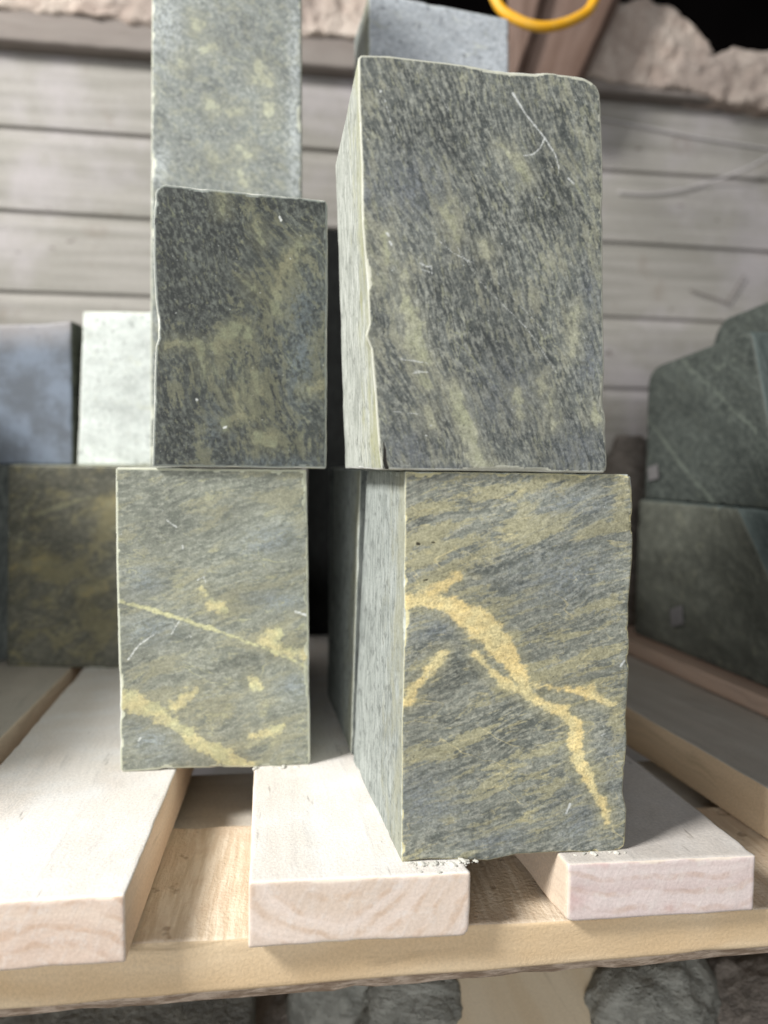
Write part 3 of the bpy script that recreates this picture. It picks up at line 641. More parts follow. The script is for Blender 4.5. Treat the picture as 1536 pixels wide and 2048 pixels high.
SCR_LIT = [[(1021, 184, 2.0), (1045, 225, 1.4), (1085, 273, 1.5), (1105, 305, 1.3), (1112, 330, 0.9), (1111, 350, 0.2)], [(1085, 273, 0.8), (1075, 292, 1.1), (1060, 304, 1.2), (1040, 307, 0.9)],
       [(1131, 352, 1.6), (1142, 362, 1.6)], [(770, 200, 0.6), (795, 290, 0.3)], [(760, 180, 0.6), (762, 184, 1.8)], [(815, 400, 0.2), (870, 470, 0.4), (905, 500, 0.7), (945, 520, 0.4)],
       [(862, 160, 0.2), (895, 225, 0.4)], [(780, 460, 2), (784, 466, 2.4)], [(786, 478, 2), (789, 484, 1.6)], [(840, 520, 1), (852, 526, 1.4), (862, 528, 1)], [(862, 524, 0.8), (863, 542, 0.8)], [(845, 533, 0.9), (858, 538, 1)],
       [(805, 714, 0.8), (855, 722, 1.0)], [(828, 738, 0.8), (855, 740, 0.9)], [(826, 743, 0.2), (846, 741, 0.5)], [(856, 850, 1.2), (862, 850, 1.2)], [(850, 870, 1.4), (852, 871, 1.4)],
       [(900, 470, 0.3), (960, 560, 0.3), (1050, 650, 0.6), (1110, 740, 0.2)], [(980, 545, 0.1), (1090, 660, 0.5)], [(790, 822, 0.3), (840, 827, 0.7)], [(760, 940, 1.2), (1210, 940, 1.2)]]  # last stroke is a pale line along the bottom edge
CK = [[(757, 882, 0.2), (763, 900, 1.6), (760, 925, 2.8), (764, 945, 3.2)], [(771, 886, 0.5), (773, 902, 2.2), (771, 925, 3.4), (774, 945, 4.0)], [(738, 560, 0.1), (741, 600, 0.6), (736, 640, 0.2)]]
o = block('stone_block', F2, B2, [m, ms_white], step=0.0006, r0=0.0007, chip=0.0018, chipf=70, pq=pq, corner=(0.002, 0.008, 0.001, 0.0), seed=21,
      edges={'L': [(0, 0), (0.05, -4), (0.3, -8), (0.33, -18), (0.36, -9), (0.45, -8), (0.6, -12), (0.75, -5), (0.9, -4), (1, 0)],
             'R': [(0, 0), (0.02, 3), (0.1, 2), (0.2, 0), (0.45, 0), (0.6, 2), (0.8, 5), (0.92, 2), (1, 0)], 'T': [(0, 0), (0.06, 2), (0.12, 5), (0.3, 3), (0.6, 0), (0.9, 4), (1, 0)]},
      feats=feats(vein=V, yel=YL, blue=BL_, drk=DK, scr_lit=SCR_LIT, crk=CK), rough=0.0003)
tag(o, 'dark grey streaked block with thin white scratches, biggest and highest of the front four', 'stone block', SB)

# lower left block
pq = [(231, 940), (614, 944), (621, 1530), (240, 1545)]
bl = onz(240, 1545); br = onz(621, 1530); nf3 = facenorm(bl, br)
F3 = quadpts(pq, bl, nf3); F3[3] = bl; F3[2] = br; z3 = ZL-0.0005; F3[0].z = z3; F3[1].z = z3
dv = yawdir(8)*0.125
m = stone('lower_left_face', (106, 110, 101), (132, 135, 123), (154, 156, 144), (148, 146, 122), (212, 200, 150), ang=-18, stretch=(30, 120), ol=(0.5, 0.62), olamt=0.6, veinamt=0.85, o2=(1.2, 0.9),
          blue=(132, 142, 148), seed=14, veinpale=(196, 194, 150), warp=0.012, edgecol=(206, 208, 186), grain=0.42)
V = [[(238, 1398, 16), (270, 1406, 15), (310, 1424, 12), (345, 1450, 10), (385, 1480, 11), (430, 1505, 12), (480, 1530, 14), (500, 1540, 14)],
     [(515, 1282, 4), (540, 1284, 10), (560, 1300, 9), (600, 1305, 7), (618, 1306, 6)], [(540, 1270, 6), (555, 1268, 5)],
     [(400, 1175, 4), (420, 1205, 7), (440, 1215, 3)], [(500, 1470, 3), (545, 1462, 7), (560, 1455, 4)], [(340, 1415, 2), (370, 1395, 3), (390, 1380, 1)], [(500, 1360, 3), (515, 1372, 3)]]
V2 = [[(238, 1202, 3), (290, 1215, 2), (350, 1234, 3.5), (410, 1254, 4), (460, 1270, 2), (490, 1282, 2), (540, 1300, 2), (600, 1325, 2), (617, 1335, 1)]]
YL = [(560, 1300, 60, 16, 15), (540, 1480, 70, 22, -10), (440, 1210, 60, 18, 20), (250, 1080, 14, 14, 0), (350, 1180, 24, 20, 0), (560, 1000, 40, 30, 0), (600, 1050, 18, 40, 0), (440, 1420, 90, 14, -10), (380, 1010, 60, 30, 10), (300, 1340, 60, 12, -20), (450, 1180, 30, 12, 0)]
BL_ = [(300, 1480, 60, 45, 20), (540, 1080, 70, 30, -10), (290, 1160, 40, 30, 0), (300, 1260, 60, 30, 0), (560, 1200, 60, 20, 0), (580, 1370, 40, 30, 0)]
DK = [(500, 1100, 120, 8, -12), (440, 1150, 60, 6, -16), (340, 1030, 60, 60, 0), (420, 1340, 120, 8, -16), (350, 1260, 40, 6, 40), (430, 960, 120, 10, 5)]
SCR_LIT = [[(255, 1318, 1.4), (275, 1290, 1.2), (305, 1268, 0.8)], [(340, 1268, 0.8), (356, 1240, 0.8)], [(330, 1042, 1), (350, 1056, 1.6)], [(362, 1092, 1.5), (364, 1098, 1.5)], [(590, 1222, 1.8), (612, 1229, 2)], [(392, 1160, 1), (405, 1152, 1), (410, 1168, 0.8)], [(276, 1482, 1.6), (280, 1476, 1.6)], [(376, 1270, 1.2), (380, 1273, 1.2)]]
o = block('stone_block', F3, [p+dv for p in F3], [m, ms_white], step=0.0009, r0=0.0009, chip=0.0022, chipf=110, pq=pq, corner=(0.001, 0, 0.002, 0.002), seed=31,
      edges={'L': [(0, 0), (0.3, 1), (0.7, -1), (1, 0)], 'B': [(0, 0), (0.3, 3), (0.6, 0), (0.8, -3), (1, 0)]}, feats=feats(vein=V, vein2=V2, yel=YL, blue=BL_, drk=DK, scr_lit=SCR_LIT), rough=0.0003)
tag(o, 'grey green block with a yellow band across its lower corner, lower left of the four', 'stone block', SB)

# upper left block
z4 = ZL+0.0003
pq = [(311, 367), (656, 401), (653, 942), (304, 938)]
Pu = F3[0] - nf3*0.0
F4 = quadpts(pq, F3[0]+nf3*0.004, nf3); F4[2].z = z4; F4[3].z = z4
m = stone('upper_left_face', (42, 45, 44), (62, 66, 63), (94, 98, 92), (104, 104, 85), (120, 118, 94), ang=66, stretch=(50, 120), ol=(0.54, 0.62), olamt=0.66, o2=(1.9, 1.6), veinamt=0.75, flk=0.57,
          blue=(92, 102, 108), seed=23, veinpale=(124, 128, 104), warp=0.014, edgecol=(150, 156, 150), grain=0.45, edgeamt=0.55)
V = [[(600, 480, 3), (580, 510, 8), (560, 545, 6), (552, 590, 5), (553, 625, 3)], [(430, 690, 14), (450, 670, 14), (470, 655, 8)], [(490, 560, 3), (502, 578, 4)], [(494, 655, 6), (496, 670, 6)],
     [(512, 450, 1), (522, 480, 2.5)], [(446, 850, 5), (465, 838, 3), (480, 830, 3), (500, 838, 3)], [(525, 880, 14), (540, 890, 8)], [(465, 780, 2), (474, 810, 4)], [(395, 690, 3), (402, 740, 4)], [(440, 380, 1), (444, 420, 2)], [(330, 690, 2), (350, 682, 2), (395, 692, 2)], [(620, 780, 7), (650, 770, 5)], [(500, 740, 3), (515, 780, 6)]]
YL = [(560, 600, 50, 90, 20), (470, 700, 60, 50, 0), (500, 800, 70, 70, 0), (560, 880, 60, 40, 0), (500, 400, 30, 60, 0), (400, 880, 20, 60, 0), (630, 700, 20, 60, 0), (350, 780, 20, 40, 0)]
BL_ = [(600, 720, 30, 100, 0), (430, 850, 30, 40, 0), (560, 930, 90, 14, 0), (600, 620, 40, 50, 0)]
DK = [(360, 520, 60, 120, 0), (440, 450, 60, 60, 0), (350, 880, 30, 50, 0), (370, 400, 60, 30, 0), (410, 600, 40, 40, 0), (590, 410, 70, 20, 6)]
SCR_LIT = [[(390, 800, 2), (392, 803, 2)], [(557, 433, 1.8), (560, 440, 2)], [(306, 940, 2), (652, 942, 2)], [(445, 858, 2), (450, 856, 2)]]  # the long bottom stroke is a lit edge painted pale
dv4 = yawdir(8)*0.11
o = block('stone_block', F4, [p+dv4 for p in F4], [m, ms_white], step=0.0009, r0=0.0009, chip=0.0016, chipf=110, pq=pq, corner=(0.006, 0.002, 0, 0), seed=41,
      edges={'L': [(0, 0), (0.25, 2), (0.43, 4), (0.46, 10), (0.52, 9), (0.6, 3), (0.75, -3), (0.9, -2), (1, 0)]}, feats=feats(vein=V, yel=YL, blue=BL_, drk=DK, scr_lit=SCR_LIT), rough=0.0003)
tag(o, 'darkest block with mottled olive patches, upper left of the front four', 'stone block', SB)

# second block behind the lower right one
bl = onz(703, 1516); far = onz(664, 1416); dv = (far-bl).normalized()*0.13
F5b = [bl, bl+Vector((0.12, 0.012, 0))]
F5 = [F5b[0]+Vector((0.004, 0, ZL)), F5b[1]+Vector((0, 0, ZL)), F5b[1], F5b[0]]
sh = (nf*-0.004)
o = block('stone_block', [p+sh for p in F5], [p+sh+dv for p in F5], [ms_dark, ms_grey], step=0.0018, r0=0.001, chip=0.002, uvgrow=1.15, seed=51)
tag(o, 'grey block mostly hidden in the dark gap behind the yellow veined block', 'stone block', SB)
sup = F5
# support block behind the lower left
q0 = [p+yawdir(8)*0.13 for p in F3]
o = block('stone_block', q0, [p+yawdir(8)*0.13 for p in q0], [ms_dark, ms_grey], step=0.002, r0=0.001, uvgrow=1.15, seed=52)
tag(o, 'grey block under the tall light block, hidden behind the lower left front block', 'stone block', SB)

# tall light slab, left
mt = stone('tall_slab_face', (96, 101, 98), (120, 125, 121), (148, 151, 146), (140, 141, 126), (174, 174, 148), ang=35, stretch=(70, 110), ol=(0.52, 0.62), olamt=0.6, o2=(1.4, 1.2), blue=(178, 184, 186), seed=33,
           veinpale=(184, 186, 160), warp=0.012, edgecol=(214, 216, 196), grain=0.35, edgeamt=0.6, lines=0.1)
Y6 = F4[3].y+0.118
pq = [(304, -260), (603, -235), (606, 942), (300, 938)]
F6 = [ony(x, y, Y6+0.0) for x, y in pq]; F6[2].z = z4; F6[3].z = z4
V = [[(405, 92, 5), (425, 82, 6)], [(515, 130, 8), (535, 160, 8), (520, 145, 8)], [(420, 200, 4), (440, 212, 5), (480, 214, 3)], [(480, 285, 5), (495, 300, 4)], [(478, 335, 4), (490, 355, 4)], [(535, 200, 4), (540, 220, 6)], [(360, 115, 3), (375, 120, 3)], [(390, 30, 4), (395, 45, 3)], [(420, 300, 4), (425, 312, 4)]]
YL = [(500, 250, 60, 30, 20), (420, 100, 40, 40, 0), (540, 110, 40, 50, 0), (330, 180, 14, 30, 0), (400, 350, 60, 20, 0)]
o = block('stone_block', F6, [p+yawdir(8)*0.09 for p in F6], [mt, ms_white], step=0.0016, r0=0.001, chip=0.0025, chipf=80, pq=pq, seed=61, feats=feats(vein=V, blue=[(330, 40, 30, 80, 0), (320, 320, 20, 40, 0), (590, 200, 14, 300, 0)]))
tag(o, 'tall light grey green block with pale yellow flecks, standing up out of the top left', 'stone block', SB)
# tall grey speckled block behind the upper right one
mg = stone('speckled_face', (150, 156, 162), (172, 178, 184), (192, 196, 200), (166, 170, 172), (180, 184, 186), ang=20, stretch=(90, 110), ol=(0.6, 0.8), olamt=0.3, seed=35, spots=0.75, edgecol=(200, 204, 204), grain=0.4, lines=0.5)
Y7 = F2[0].y+0.30
pq = [(738, -18), (1018, 38), (1016, 942), (736, 942)]
F7 = [ony(x, y, Y7+(0.02 if x > 900 else 0)) for x, y in pq]; F7[2].z = z4; F7[3].z = z4
dv7 = yawdir(2)*0.07+Vector((-0.012, 0, 0))
o = block('stone_block', F7, [p+dv7 for p in F7], [mg, ms_grey], step=0.002, r0=0.001, chip=0.002, uvgrow=1.0, seed=71, pq=pq, feats=feats())
tag(o, 'tall bluish grey speckled block poking up behind the highest front block', 'stone block', SB)
# its support
b7 = [Vector((F7[3].x-0.03, F7[3].y-0.02, z4-0.0004)), Vector((F7[2].x+0.02, F7[2].y-0.02, z4-0.0004))]
q = [b7[0], b7[1], Vector((b7[1].x, b7[1].y, 0)), Vector((b7[0].x, b7[0].y, 0))]
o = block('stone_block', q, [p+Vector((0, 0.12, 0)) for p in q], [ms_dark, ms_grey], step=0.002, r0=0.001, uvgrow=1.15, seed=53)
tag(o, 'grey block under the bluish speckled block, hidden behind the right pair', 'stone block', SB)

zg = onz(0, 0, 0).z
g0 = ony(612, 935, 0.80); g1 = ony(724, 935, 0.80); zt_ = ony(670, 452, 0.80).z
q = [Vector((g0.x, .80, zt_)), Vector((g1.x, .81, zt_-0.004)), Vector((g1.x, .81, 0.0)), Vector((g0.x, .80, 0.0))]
o = block('stone_block', q, [p+Vector((0.0, 0.09, 0)) for p in q], [ms_black, ms_black], step=0.003, r0=0.001, uvgrow=1.15, seed=54)  # near-black filler block added so the gap stays dark
tag(o, 'near black tall block added to darken the narrow gap between the left and right stacks', 'stone block', SB)
# left back: olive block, pale block, bluish block
mo = stone('olive_face', (58, 59, 50), (78, 77, 66), (100, 98, 86), (108, 102, 74), (140, 126, 82), ang=-22, stretch=(35, 90), ol=(0.5, 0.66), olamt=0.7, seed=43, veinpale=(118, 116, 92), warp=0.012, edgecol=(120, 120, 104), grain=0.35, edgeamt=0.3)
pq = [(17, 925), (232, 937), (236, 1338), (14, 1333)]
bl = onz(14, 1333); br = onz(236, 1338); 
nf8 = facenorm(bl, br); F8 = quadpts(pq, bl, nf8); F8[2] = br; F8[3] = bl; z8 = (F8[0].z+F8[1].z)/2; F8[0].z = z8; F8[1].z = z8
F8[1] = F8[1]+Vector((0.03, 0, 0)); F8[2] = F8[2]+Vector((0.03, 0, 0))
pq8 = [(17, 925), (262, 937), (266, 1338), (14, 1333)]
o = block('stone_block', F8, [p+Vector((-0.01, 0.16, 0)) for p in F8], [mo, ms_white], step=0.0018, r0=0.001, chip=0.002, seed=81, pq=pq8,
      feats=feats(vein=[[(18, 1135, 6), (50, 1128, 8), (80, 1118, 6)], [(170, 1015, 3), (215, 1000, 9), (225, 990, 9)], [(150, 1180, 5), (175, 1175, 6)]], vein2=[[(65, 1028, 1.5), (110, 1008, 3), (160, 992, 2)], [(190, 1062, 2), (215, 1045, 2)], [(35, 1080, 1), (48, 1010, 2)]],
                  yel=[(120, 1130, 90, 30, -15), (160, 1250, 60, 40, 0), (190, 1040, 40, 40, 0)]))
tag(o, 'shaded dark olive block at the lower left, under the pale and bluish blocks', 'stone block', SB)
mp = stone('pale_face', (176, 182, 178), (192, 198, 194), (206, 210, 206), (190, 190, 176), (200, 200, 180), ang=0, stretch=(70, 90), ol=(0.7, 0.8), olamt=0.3, seed=61, spots=0.5, edgecol=(222, 222, 210), grain=0.3, lines=0.6)
pq = [(166, 622), (330, 624), (330, 933), (154, 930)]
F9 = [ony(x, y, F8[3].y+0.01) for x, y in pq]; F9[2].z = z8+.0003; F9[3].z = z8+.0003
o = block('stone_block', F9, [p+Vector((0.0, 0.1, 0)) for p in F9], [mp, ms_white], step=0.002, r0=0.0012, chip=0.003, seed=91, pq=pq, feats=feats())
tag(o, 'smallish whitish block with dark flecks, between the bluish block and the dark mottled block', 'stone block', SB)
n = NT('bluish_face'); P = n.attr('luv', True); b1 = n.noise(P, 24, 5, 0.6); b2 = n.noise(P, 170, 4, 0.7)
bc = n.mix(n.mr(b1, 0.38, 0.62), lin((84, 90, 98)), lin((108, 118, 132))); bc = n.mix(n.mr(n.xyz(P)[1], 0.095, 0.13, 0, 0.75), bc, lin((158, 152, 150)))  # light painted into the colour: paler toward the top edge
bc = n.mix(n.mr(b2, 0.55, 0.7, 0, 0.5), bc, lin((86, 90, 104)))
mb = n.fin(bc, 0.5, 0.4, b2, 0.3, 0.001)
pq = [(-60, 640), (143, 641), (146, 918), (-60, 914)]
F10 = [ony(x, y, F8[3].y+0.016) for x, y in pq]; F10[2].z = z8+.0003; F10[3].z = z8+.0003
o = block('stone_block', F10, [p+Vector((0.0, 0.1, 0)) for p in F10], [mb, ms_dark], step=0.002, r0=0.0012, chip=0.002, pq=pq, edges={'T': [(0, 0), (0.3, -8), (0.7, -6), (1, 0)]}, seed=101)
tag(o, 'bluish slate coloured block with a scooped top edge, leftmost on the dark olive block', 'stone block', SB)
# block left of the olive one
q = [F8[0]+Vector((-0.13, 0.02, 0)), F8[0]+Vector((-0.004, 0.02, 0)), F8[3]+Vector((-0.004, 0.02, 0)), F8[3]+Vector((-0.13, 0.02, 0))]
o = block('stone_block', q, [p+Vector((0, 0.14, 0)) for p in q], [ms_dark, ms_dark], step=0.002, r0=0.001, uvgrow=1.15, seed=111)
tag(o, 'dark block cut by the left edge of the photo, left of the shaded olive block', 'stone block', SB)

# ------------------------------------------------------------------ right stack on a batten
mgd = stone('dark_green_face', (54, 59, 56), (68, 73, 69), (86, 91, 86), (84, 88, 78), (104, 110, 102), ang=30, stretch=(30, 50), ol=(0.55, 0.75), olamt=0.5, seed=51, veinpale=(96, 102, 94), edgecol=(78, 82, 76), grain=0.25, edgeamt=0.35, warp=0.015, lines=0.1)
msd = sawn('dark_green_side', (62, 70, 68), (84, 92, 90), seed=9, edgeamt=0.35)
ZB = 0.0145
A = onz(1262, 1265, ZB); B = onz(1536, 1378, ZB); db = (B-A).normalized()
A0 = A-db*0.03; B0 = B+db*0.2; rt = Vector((-db.y, db.x, 0))
mbat = wood('batten_wood', (170, 138, 116), (190, 162, 140), dust=(176, 160, 150), dustamt=0.5, seed=21, along='u', fuzz=0.3)
fo = -rt*0.022
q = [A0+fo, B0+fo*0.7, B0+fo*0.7+Vector((0, 0, -0.0138)), A0+fo+Vector((0, 0, -0.0138))]
o = block('batten', q, [q[0]+rt*0.1, q[1]+rt*0.1, q[2]+rt*0.1, q[3]+rt*0.1], [mbat], step=0.002, r0=0.001, uvgrow=1.15, seed=3)
tag(o, 'pinkish wooden batten under the dark green blocks at the right', 'batten')
nr_ = -rt
pq = [(1276, 1002), (1560, 1016), (1650, 1426), (1266, 1267)]
mgd2 = stone('dull_grey_green_face', (76, 78, 71), (88, 90, 82), (100, 102, 93), (94, 94, 82), (100, 104, 96), ang=10, stretch=(20, 30), ol=(0.55, 0.75), olamt=0.4, seed=58, edgecol=(96, 98, 88), grain=0.2, edgeamt=0.3, hair=0.1, lines=0.05)
FA = quadpts(pq, A, nr_); FA[3].z = ZB; FA[2].z = ZB; za = (FA[0].z+onpl(1470, 1010, A, nr_).z)/2; FA[0].z = za; FA[1].z = za
dvr = rt*0.13
SD = 'dark green blocks stacked at the right'
o = block('stone_block', FA, [p+dvr for p in FA], [mgd2, msd], step=0.002, r0=0.003, chip=0.004, pq=pq, corner=(0, 0.0, 0, 0), seed=121,
          edges={'R': [(0, 0), (0.5, -25), (0.9, -60), (1, -70)]}, feats=feats(drk=[(1430, 1180, 60, 16, 60), (1420, 1130, 120, 20, 10)]))
tag(o, 'large dull dark green block at the right edge, under the faceted one', 'stone block', SD)
pq = [(1296, 738), (1502, 660), (1570, 1018), (1288, 1000)]
FB = quadpts(pq, A+rt*0.004, nr_); FB[3].z = za+0.0005; FB[2].z = za+0.0005
dvb_ = rt*0.15+db*0.02
BB = [p+dvb_ for p in FB]; BB[0].z -= 0.004
o = block('stone_block', FB, BB, [mgd, msd, msd], step=0.002, r0=0.002, chip=0.004, pq=pq, corner=(0.02, 0.006, 0, 0), seed=131,
          feats=feats(vein2=[[(1365, 702, 2), (1392, 735, 3), (1440, 776, 2), (1480, 826, 3), (1515, 857, 2), (1531, 903, 1)], [(1296, 838, 2), (1330, 872, 3), (1384, 940, 2), (1430, 985, 3), (1457, 1019, 2)], [(1440, 740, 1), (1480, 715, 1), (1520, 700, 1)]], drk=[(1330, 960, 60, 60, 0), (1320, 900, 40, 60, 0)], blue=[(1470, 760, 50, 60, 30)]))
tag(o, 'dark green block with pale diagonal lines and a cut corner, middle of the right stack', 'stone block', SD)
pq = [(1418, 688), (1524, 618), (1690, 618), (1690, 690)]
p0 = onpl(1415, 690, A+rt*0.03, nr_); z_ = max(FB[0].z, FB[1].z)
FC = [onpl(x, y, A+rt*0.05, nr_) for x, y in [(1440, 640), (1640, 560), (1660, 640), (1412, 700)]]
FC[3].z = FB[1].z+0.001-0.01; FC[2].z = FB[1].z+0.001
o = block('stone_block', FC, [p+rt*0.09 for p in FC], [mgd, msd], step=0.002, r0=0.003, chip=0.003, corner=(0.012, 0, 0, 0), seed=141, pq=[(0, 0), (1, 0), (1, 1), (0, 1)], feats=feats())
tag(o, 'small dark block on top of the right stack', 'stone block', SD)
# dim rock behind the stack, and paper stickers
def blob(name, loc, size, mat, seed, amp=0.25, f=1.6, sub=5, rot=(0, 0, 0)):
    bm = bmesh.new(); bmesh.ops.create_icosphere(bm, subdivisions=sub, radius=1)
    X = np.array([v.co[:] for v in bm.verts]); d = (fbm(X*f+seed*5.3, seed, 5)-0.5)*2*amp*2
    rg = np.abs(fbm(X*f*2.3+seed*2.3, seed+9, 3)-0.5)*-0.5*amp
    Mx = Matrix.Rotation(rot[2], 4, 'Z') @ Matrix.Rotation(rot[1], 4, 'Y') @ Matrix.Rotation(rot[0], 4, 'X')
    for v, k, g_ in zip(bm.verts, d, rg):
        c = v.co*(1+k+g_); v.co = Mx @ Vector((c.x*size[0], c.y*size[1], c.z*size[2]))
    for fc in bm.faces: fc.smooth = True
    me = bpy.data.meshes.new(name); bm.to_mesh(me); bm.free(); me.materials.append(mat)
    o = link(bpy.data.objects.new(name, me)); o.location = loc; return o
def rockmat(name, a, b, c=(205, 205, 198), sc=40, ang=0):
    n = NT(name); gp = n.t.nodes.new('ShaderNodeTexCoord').outputs['Object']
    q = n.mapping(gp, rot=(0, ang, 0), scale=(1, 1, 2.2))
    a1 = n.noise(q, sc, 6, 0.7, 0.6); a2 = n.noise(q, sc*5, 4, 0.7)
    pc = n.mix(n.mr(a1, 0.4, 0.6), lin(a), lin(b)); pc = n.mix(n.mr(a2, 0.58, 0.75, 0, 0.6), pc, lin(c))
    pc = n.mix(n.mr(a2, 0.4, 0.3, 0, 0.6), pc, lin([x*0.5 for x in a]))
    return n.fin(pc, 0.8, 0.3, n.math('ADD', a1, a2), 1.0, 0.004)
mrk = rockmat('grey_rock', (150, 150, 142), (184, 184, 175), (214, 214, 206))
mrkd = rockmat('dark_rock', (128, 120, 112), (160, 150, 140), (190, 180, 170))
p = ony(1262, 925, 0.86); o = blob('rock', (p.x, p.y, 0.10), (0.045, 0.04, 0.11), mrkd, 3, 0.12)
tag(o, 'dim dark rock behind the right stack, just right of the front blocks', 'rock')
n = NT('paper'); mpap = n.fin(lin((108, 106, 106)), 0.8, 0.2)
for (x, y, wd, hh, grp, lb) in [(1307, 945, 11, 17, FB, 'small pale paper sticker on the faceted dark block'), (1354, 1232, 13, 22, FA, 'small pale paper sticker on the large dull green block')]:
    pts = [onpl(x+a*wd, y+b*hh, A+rt*(0.002 if hh < 20 else -0.003), nr_) for a, b in ((-1, -.6), (0.8, -1), (1, .7), (-0.8, 1))]
    pts = [p-rt*0.0008 for p in pts]
    me = bpy.data.meshes.new('sticker'); th_ = rt*0.0006
    me.from_pydata([tuple(p-pts[0]) for p in pts]+[tuple(p+th_-pts[0]) for p in pts], [], [(0, 1, 2, 3), (7, 6, 5, 4), (0, 4, 5, 1), (1, 5, 6, 2), (2, 6, 7, 3), (3, 7, 4, 0)])
    me.materials.append(mpap); o = link(bpy.data.objects.new('sticker', me)); o.location = pts[0]; tag(o, lb, 'sticker', 'paper stickers on the right stack')

# ------------------------------------------------------------------ under the pallet
ZG = -0.235
mgs = rockmat('grey_slab_stone', (138, 138, 132), (168, 168, 160), (190, 190, 184), 25)
mpb = wood('tan_piece', (224, 204, 172), (232, 216, 188), seed=31, along='v', fuzz=0.2)
mpo = sawn('pale_beige_side', (210, 206, 188), (226, 220, 200), seed=32)
def flat(name, px4, z, t, mats, label, cat, grp=None, **kw):
    """px4: near-left, near-right, far-right, far-left on plane z"""
    NLp, NRp, FRp, FLp = [onz(x, y, z) for x, y in px4]; dn_ = Vector((0, 0, -t))
    o = block(name, [NLp, NRp, NRp+dn_, NLp+dn_], [FLp, FRp, FRp+dn_, FLp+dn_], mats, step=0.002, r0=0.002, chip=0.002, uvgrow=1.12, **kw); return tag(o, label, cat, grp)
flat('stone_slab', [(-200, 2150), (500, 2110), (512, 1960), (-100, 1990)], -0.19, 0.31, [mgs], 'flat grey stone under the pallet at the bottom left', 'stone slab', seed=3, rough=0.001)
q = [ony(884, 1942, .50), ony(1192, 1924, .505), ony(1330, 2110, .455), ony(905, 2120, .45)]
nb_ = (q[1]-q[0]).cross(q[3]-q[0]).normalized()*0.04
nb_ = nb_ if nb_.y > 0 else -nb_
tag(block('wood_block', q, [p+nb_ for p in q], [mpb, mpo], step=0.002, r0=0.002, chip=0.002, uvgrow=1.12, seed=5), 'warm beige piece tilted under the pallet at the bottom, between the rocks', 'wood block')
for (x, y, D, sx, sy, sz, sd, mt_, lb) in [
        (700, 2010, 0.66, 0.075, 0.06, 0.05, 4, mrk, 'jagged grey green rock under the pallet, left of the beige block'),
        (835, 2030, 0.60, 0.035, 0.05, 0.045, 6, mrk, 'smaller rough rock wedged against the beige block under the pallet'),
        (590, 2070, 0.68, 0.03, 0.04, 0.05, 8, mrkd, 'dark rock in shade under the pallet beside the flat grey stone'),
        (1305, 2030, 0.60, 0.055, 0.06, 0.058, 12, mrk, 'rounded grey rock under the pallet, right of the beige block'),
        (1500, 2020, 0.62, 0.05, 0.06, 0.062, 15, mrkd, 'rounded brownish rock at the bottom right corner')]:
    p = ony(x, y, D*0.82); o = blob('rock', p, (sx*0.82, sy*0.82, sz*0.82), mt_, sd, 0.16, 1.7, rot=(0.2*sd, 0.3*sd, 0.5*sd)); tag(o, lb, 'rock', 'rocks under the pallet')
# rubble bed that carries them
bm = bmesh.new(); bmesh.ops.create_grid(bm, x_segments=150, y_segments=90, size=1)
X = np.array([v.co[:] for v in bm.verts]); hgt = (fbm(X*np.array([14, 9, 1])+3, 5, 5)-0.5)*0.09
for v, h in zip(bm.verts, hgt): v.co = Vector((v.co.x*0.75, v.co.y*0.45, h))
for fc in bm.faces: fc.smooth = True
me = bpy.data.meshes.new('rubble'); bm.to_mesh(me); bm.free(); me.materials.append(mrkd)
o = link(bpy.data.objects.new('rubble', me)); o.location = (0.1, 0.75, -0.31); tag(o, 'dark stone rubble heaped beneath the pallet', 'rubble', kind='stuff')
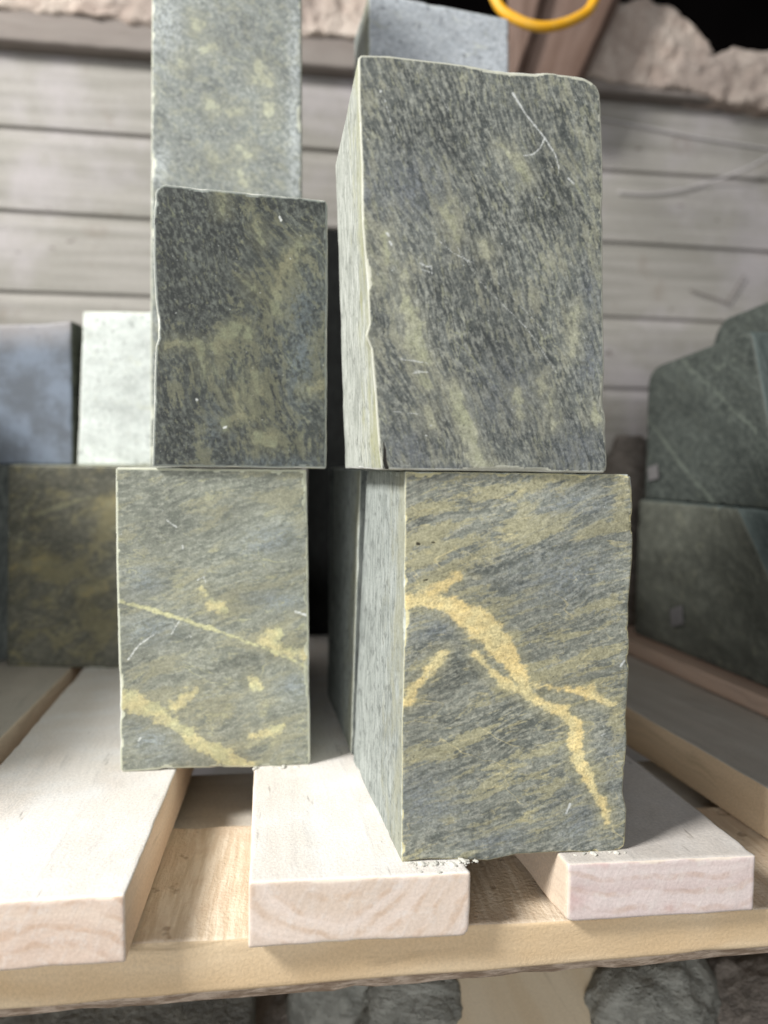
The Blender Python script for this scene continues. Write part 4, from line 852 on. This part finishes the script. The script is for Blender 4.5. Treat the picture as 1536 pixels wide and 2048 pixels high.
# unseen blocker added left of frame, shades the back of the left board
q = [Vector((-0.60, .28, .29)), Vector((-0.395, .265, .285)), Vector((-0.395, .265, 0.0)), Vector((-0.60, .28, 0.0))]
o = block('stone_block', q, [p+Vector((0.0, 0.34, 0)) for p in q], [ms_dark, ms_grey], step=0.003, r0=0.001, uvgrow=1.15, seed=57)
tag(o, 'unseen grey blocker added outside the left edge, shading the olive block and left board', 'stone block', SB)
q = [Vector((-0.92, .72, .56)), Vector((-0.66, .70, .56)), Vector((-0.66, .70, -0.52)), Vector((-0.92, .72, -0.52))]
o = block('shade_blocker', q, [p+Vector((0.0, 0.2, 0)) for p in q], [mtan], step=0.004, r0=0.002, uvgrow=1.2, seed=58)  # unseen blocker added to shade the left end of the plank wall
tag(o, 'unseen blocker added outside the left edge to darken the plank wall', 'light blocker')

rs = np.random.RandomState(5); bm = bmesh.new()
nc = (F3[3]+F3[2])*0.5
base = Vector((0.06, 0.36, 0))
for i in range(120):
    t = rs.rand(); k = rs.rand()
    if k < 0.5: p = Fr[3].lerp(Fr[2], t*0.32) + nf*(0.001+abs(rs.randn())*0.0018)
    elif k < 0.6: p = Fr[3].lerp(Fr[3]+(fb-onz(803, 1725)), t) + Vector((-0.0015-abs(rs.randn())*0.002, 0, 0))
    elif k < 0.72: p = F3[3].lerp(F3[2], 0.7+0.3*t) + nf3*(0.001+abs(rs.randn())*0.002)
    elif k < 0.82: p = Fr[3].lerp(Fr[2], 0.75+0.25*t) + nf*(0.001+abs(rs.randn())*0.001)
    else: p = Fr[3].lerp(Fr[2], t*0.30) + nf*(0.002+abs(rs.randn())*0.003)
    sz = 0.0002+0.0012*rs.rand()**3
    M_ = Matrix.Translation(Vector((p.x, p.y, sz*0.4))-base) @ Matrix.Rotation(rs.rand()*6, 4, 'Z') @ Matrix.Diagonal((sz*(1+rs.rand()*1.5), sz, sz*0.7, 1))
    bmesh.ops.create_icosphere(bm, subdivisions=1, radius=1, matrix=M_)
me = bpy.data.meshes.new('stone_crumbs'); bm.to_mesh(me); bm.free()
n = NT('crumb'); gp = n.t.nodes.new('ShaderNodeTexCoord').outputs['Object']; me.materials.append(n.fin(n.mix(n.noise(gp, 300), lin((170, 170, 160)), lin((235, 232, 225))), 0.9, 0.2))
o = link(bpy.data.objects.new('stone_crumbs', me)); o.location = base; tag(o, 'pale stone crumbs and dust along the foot of the front blocks', 'crumbs', kind='stuff')
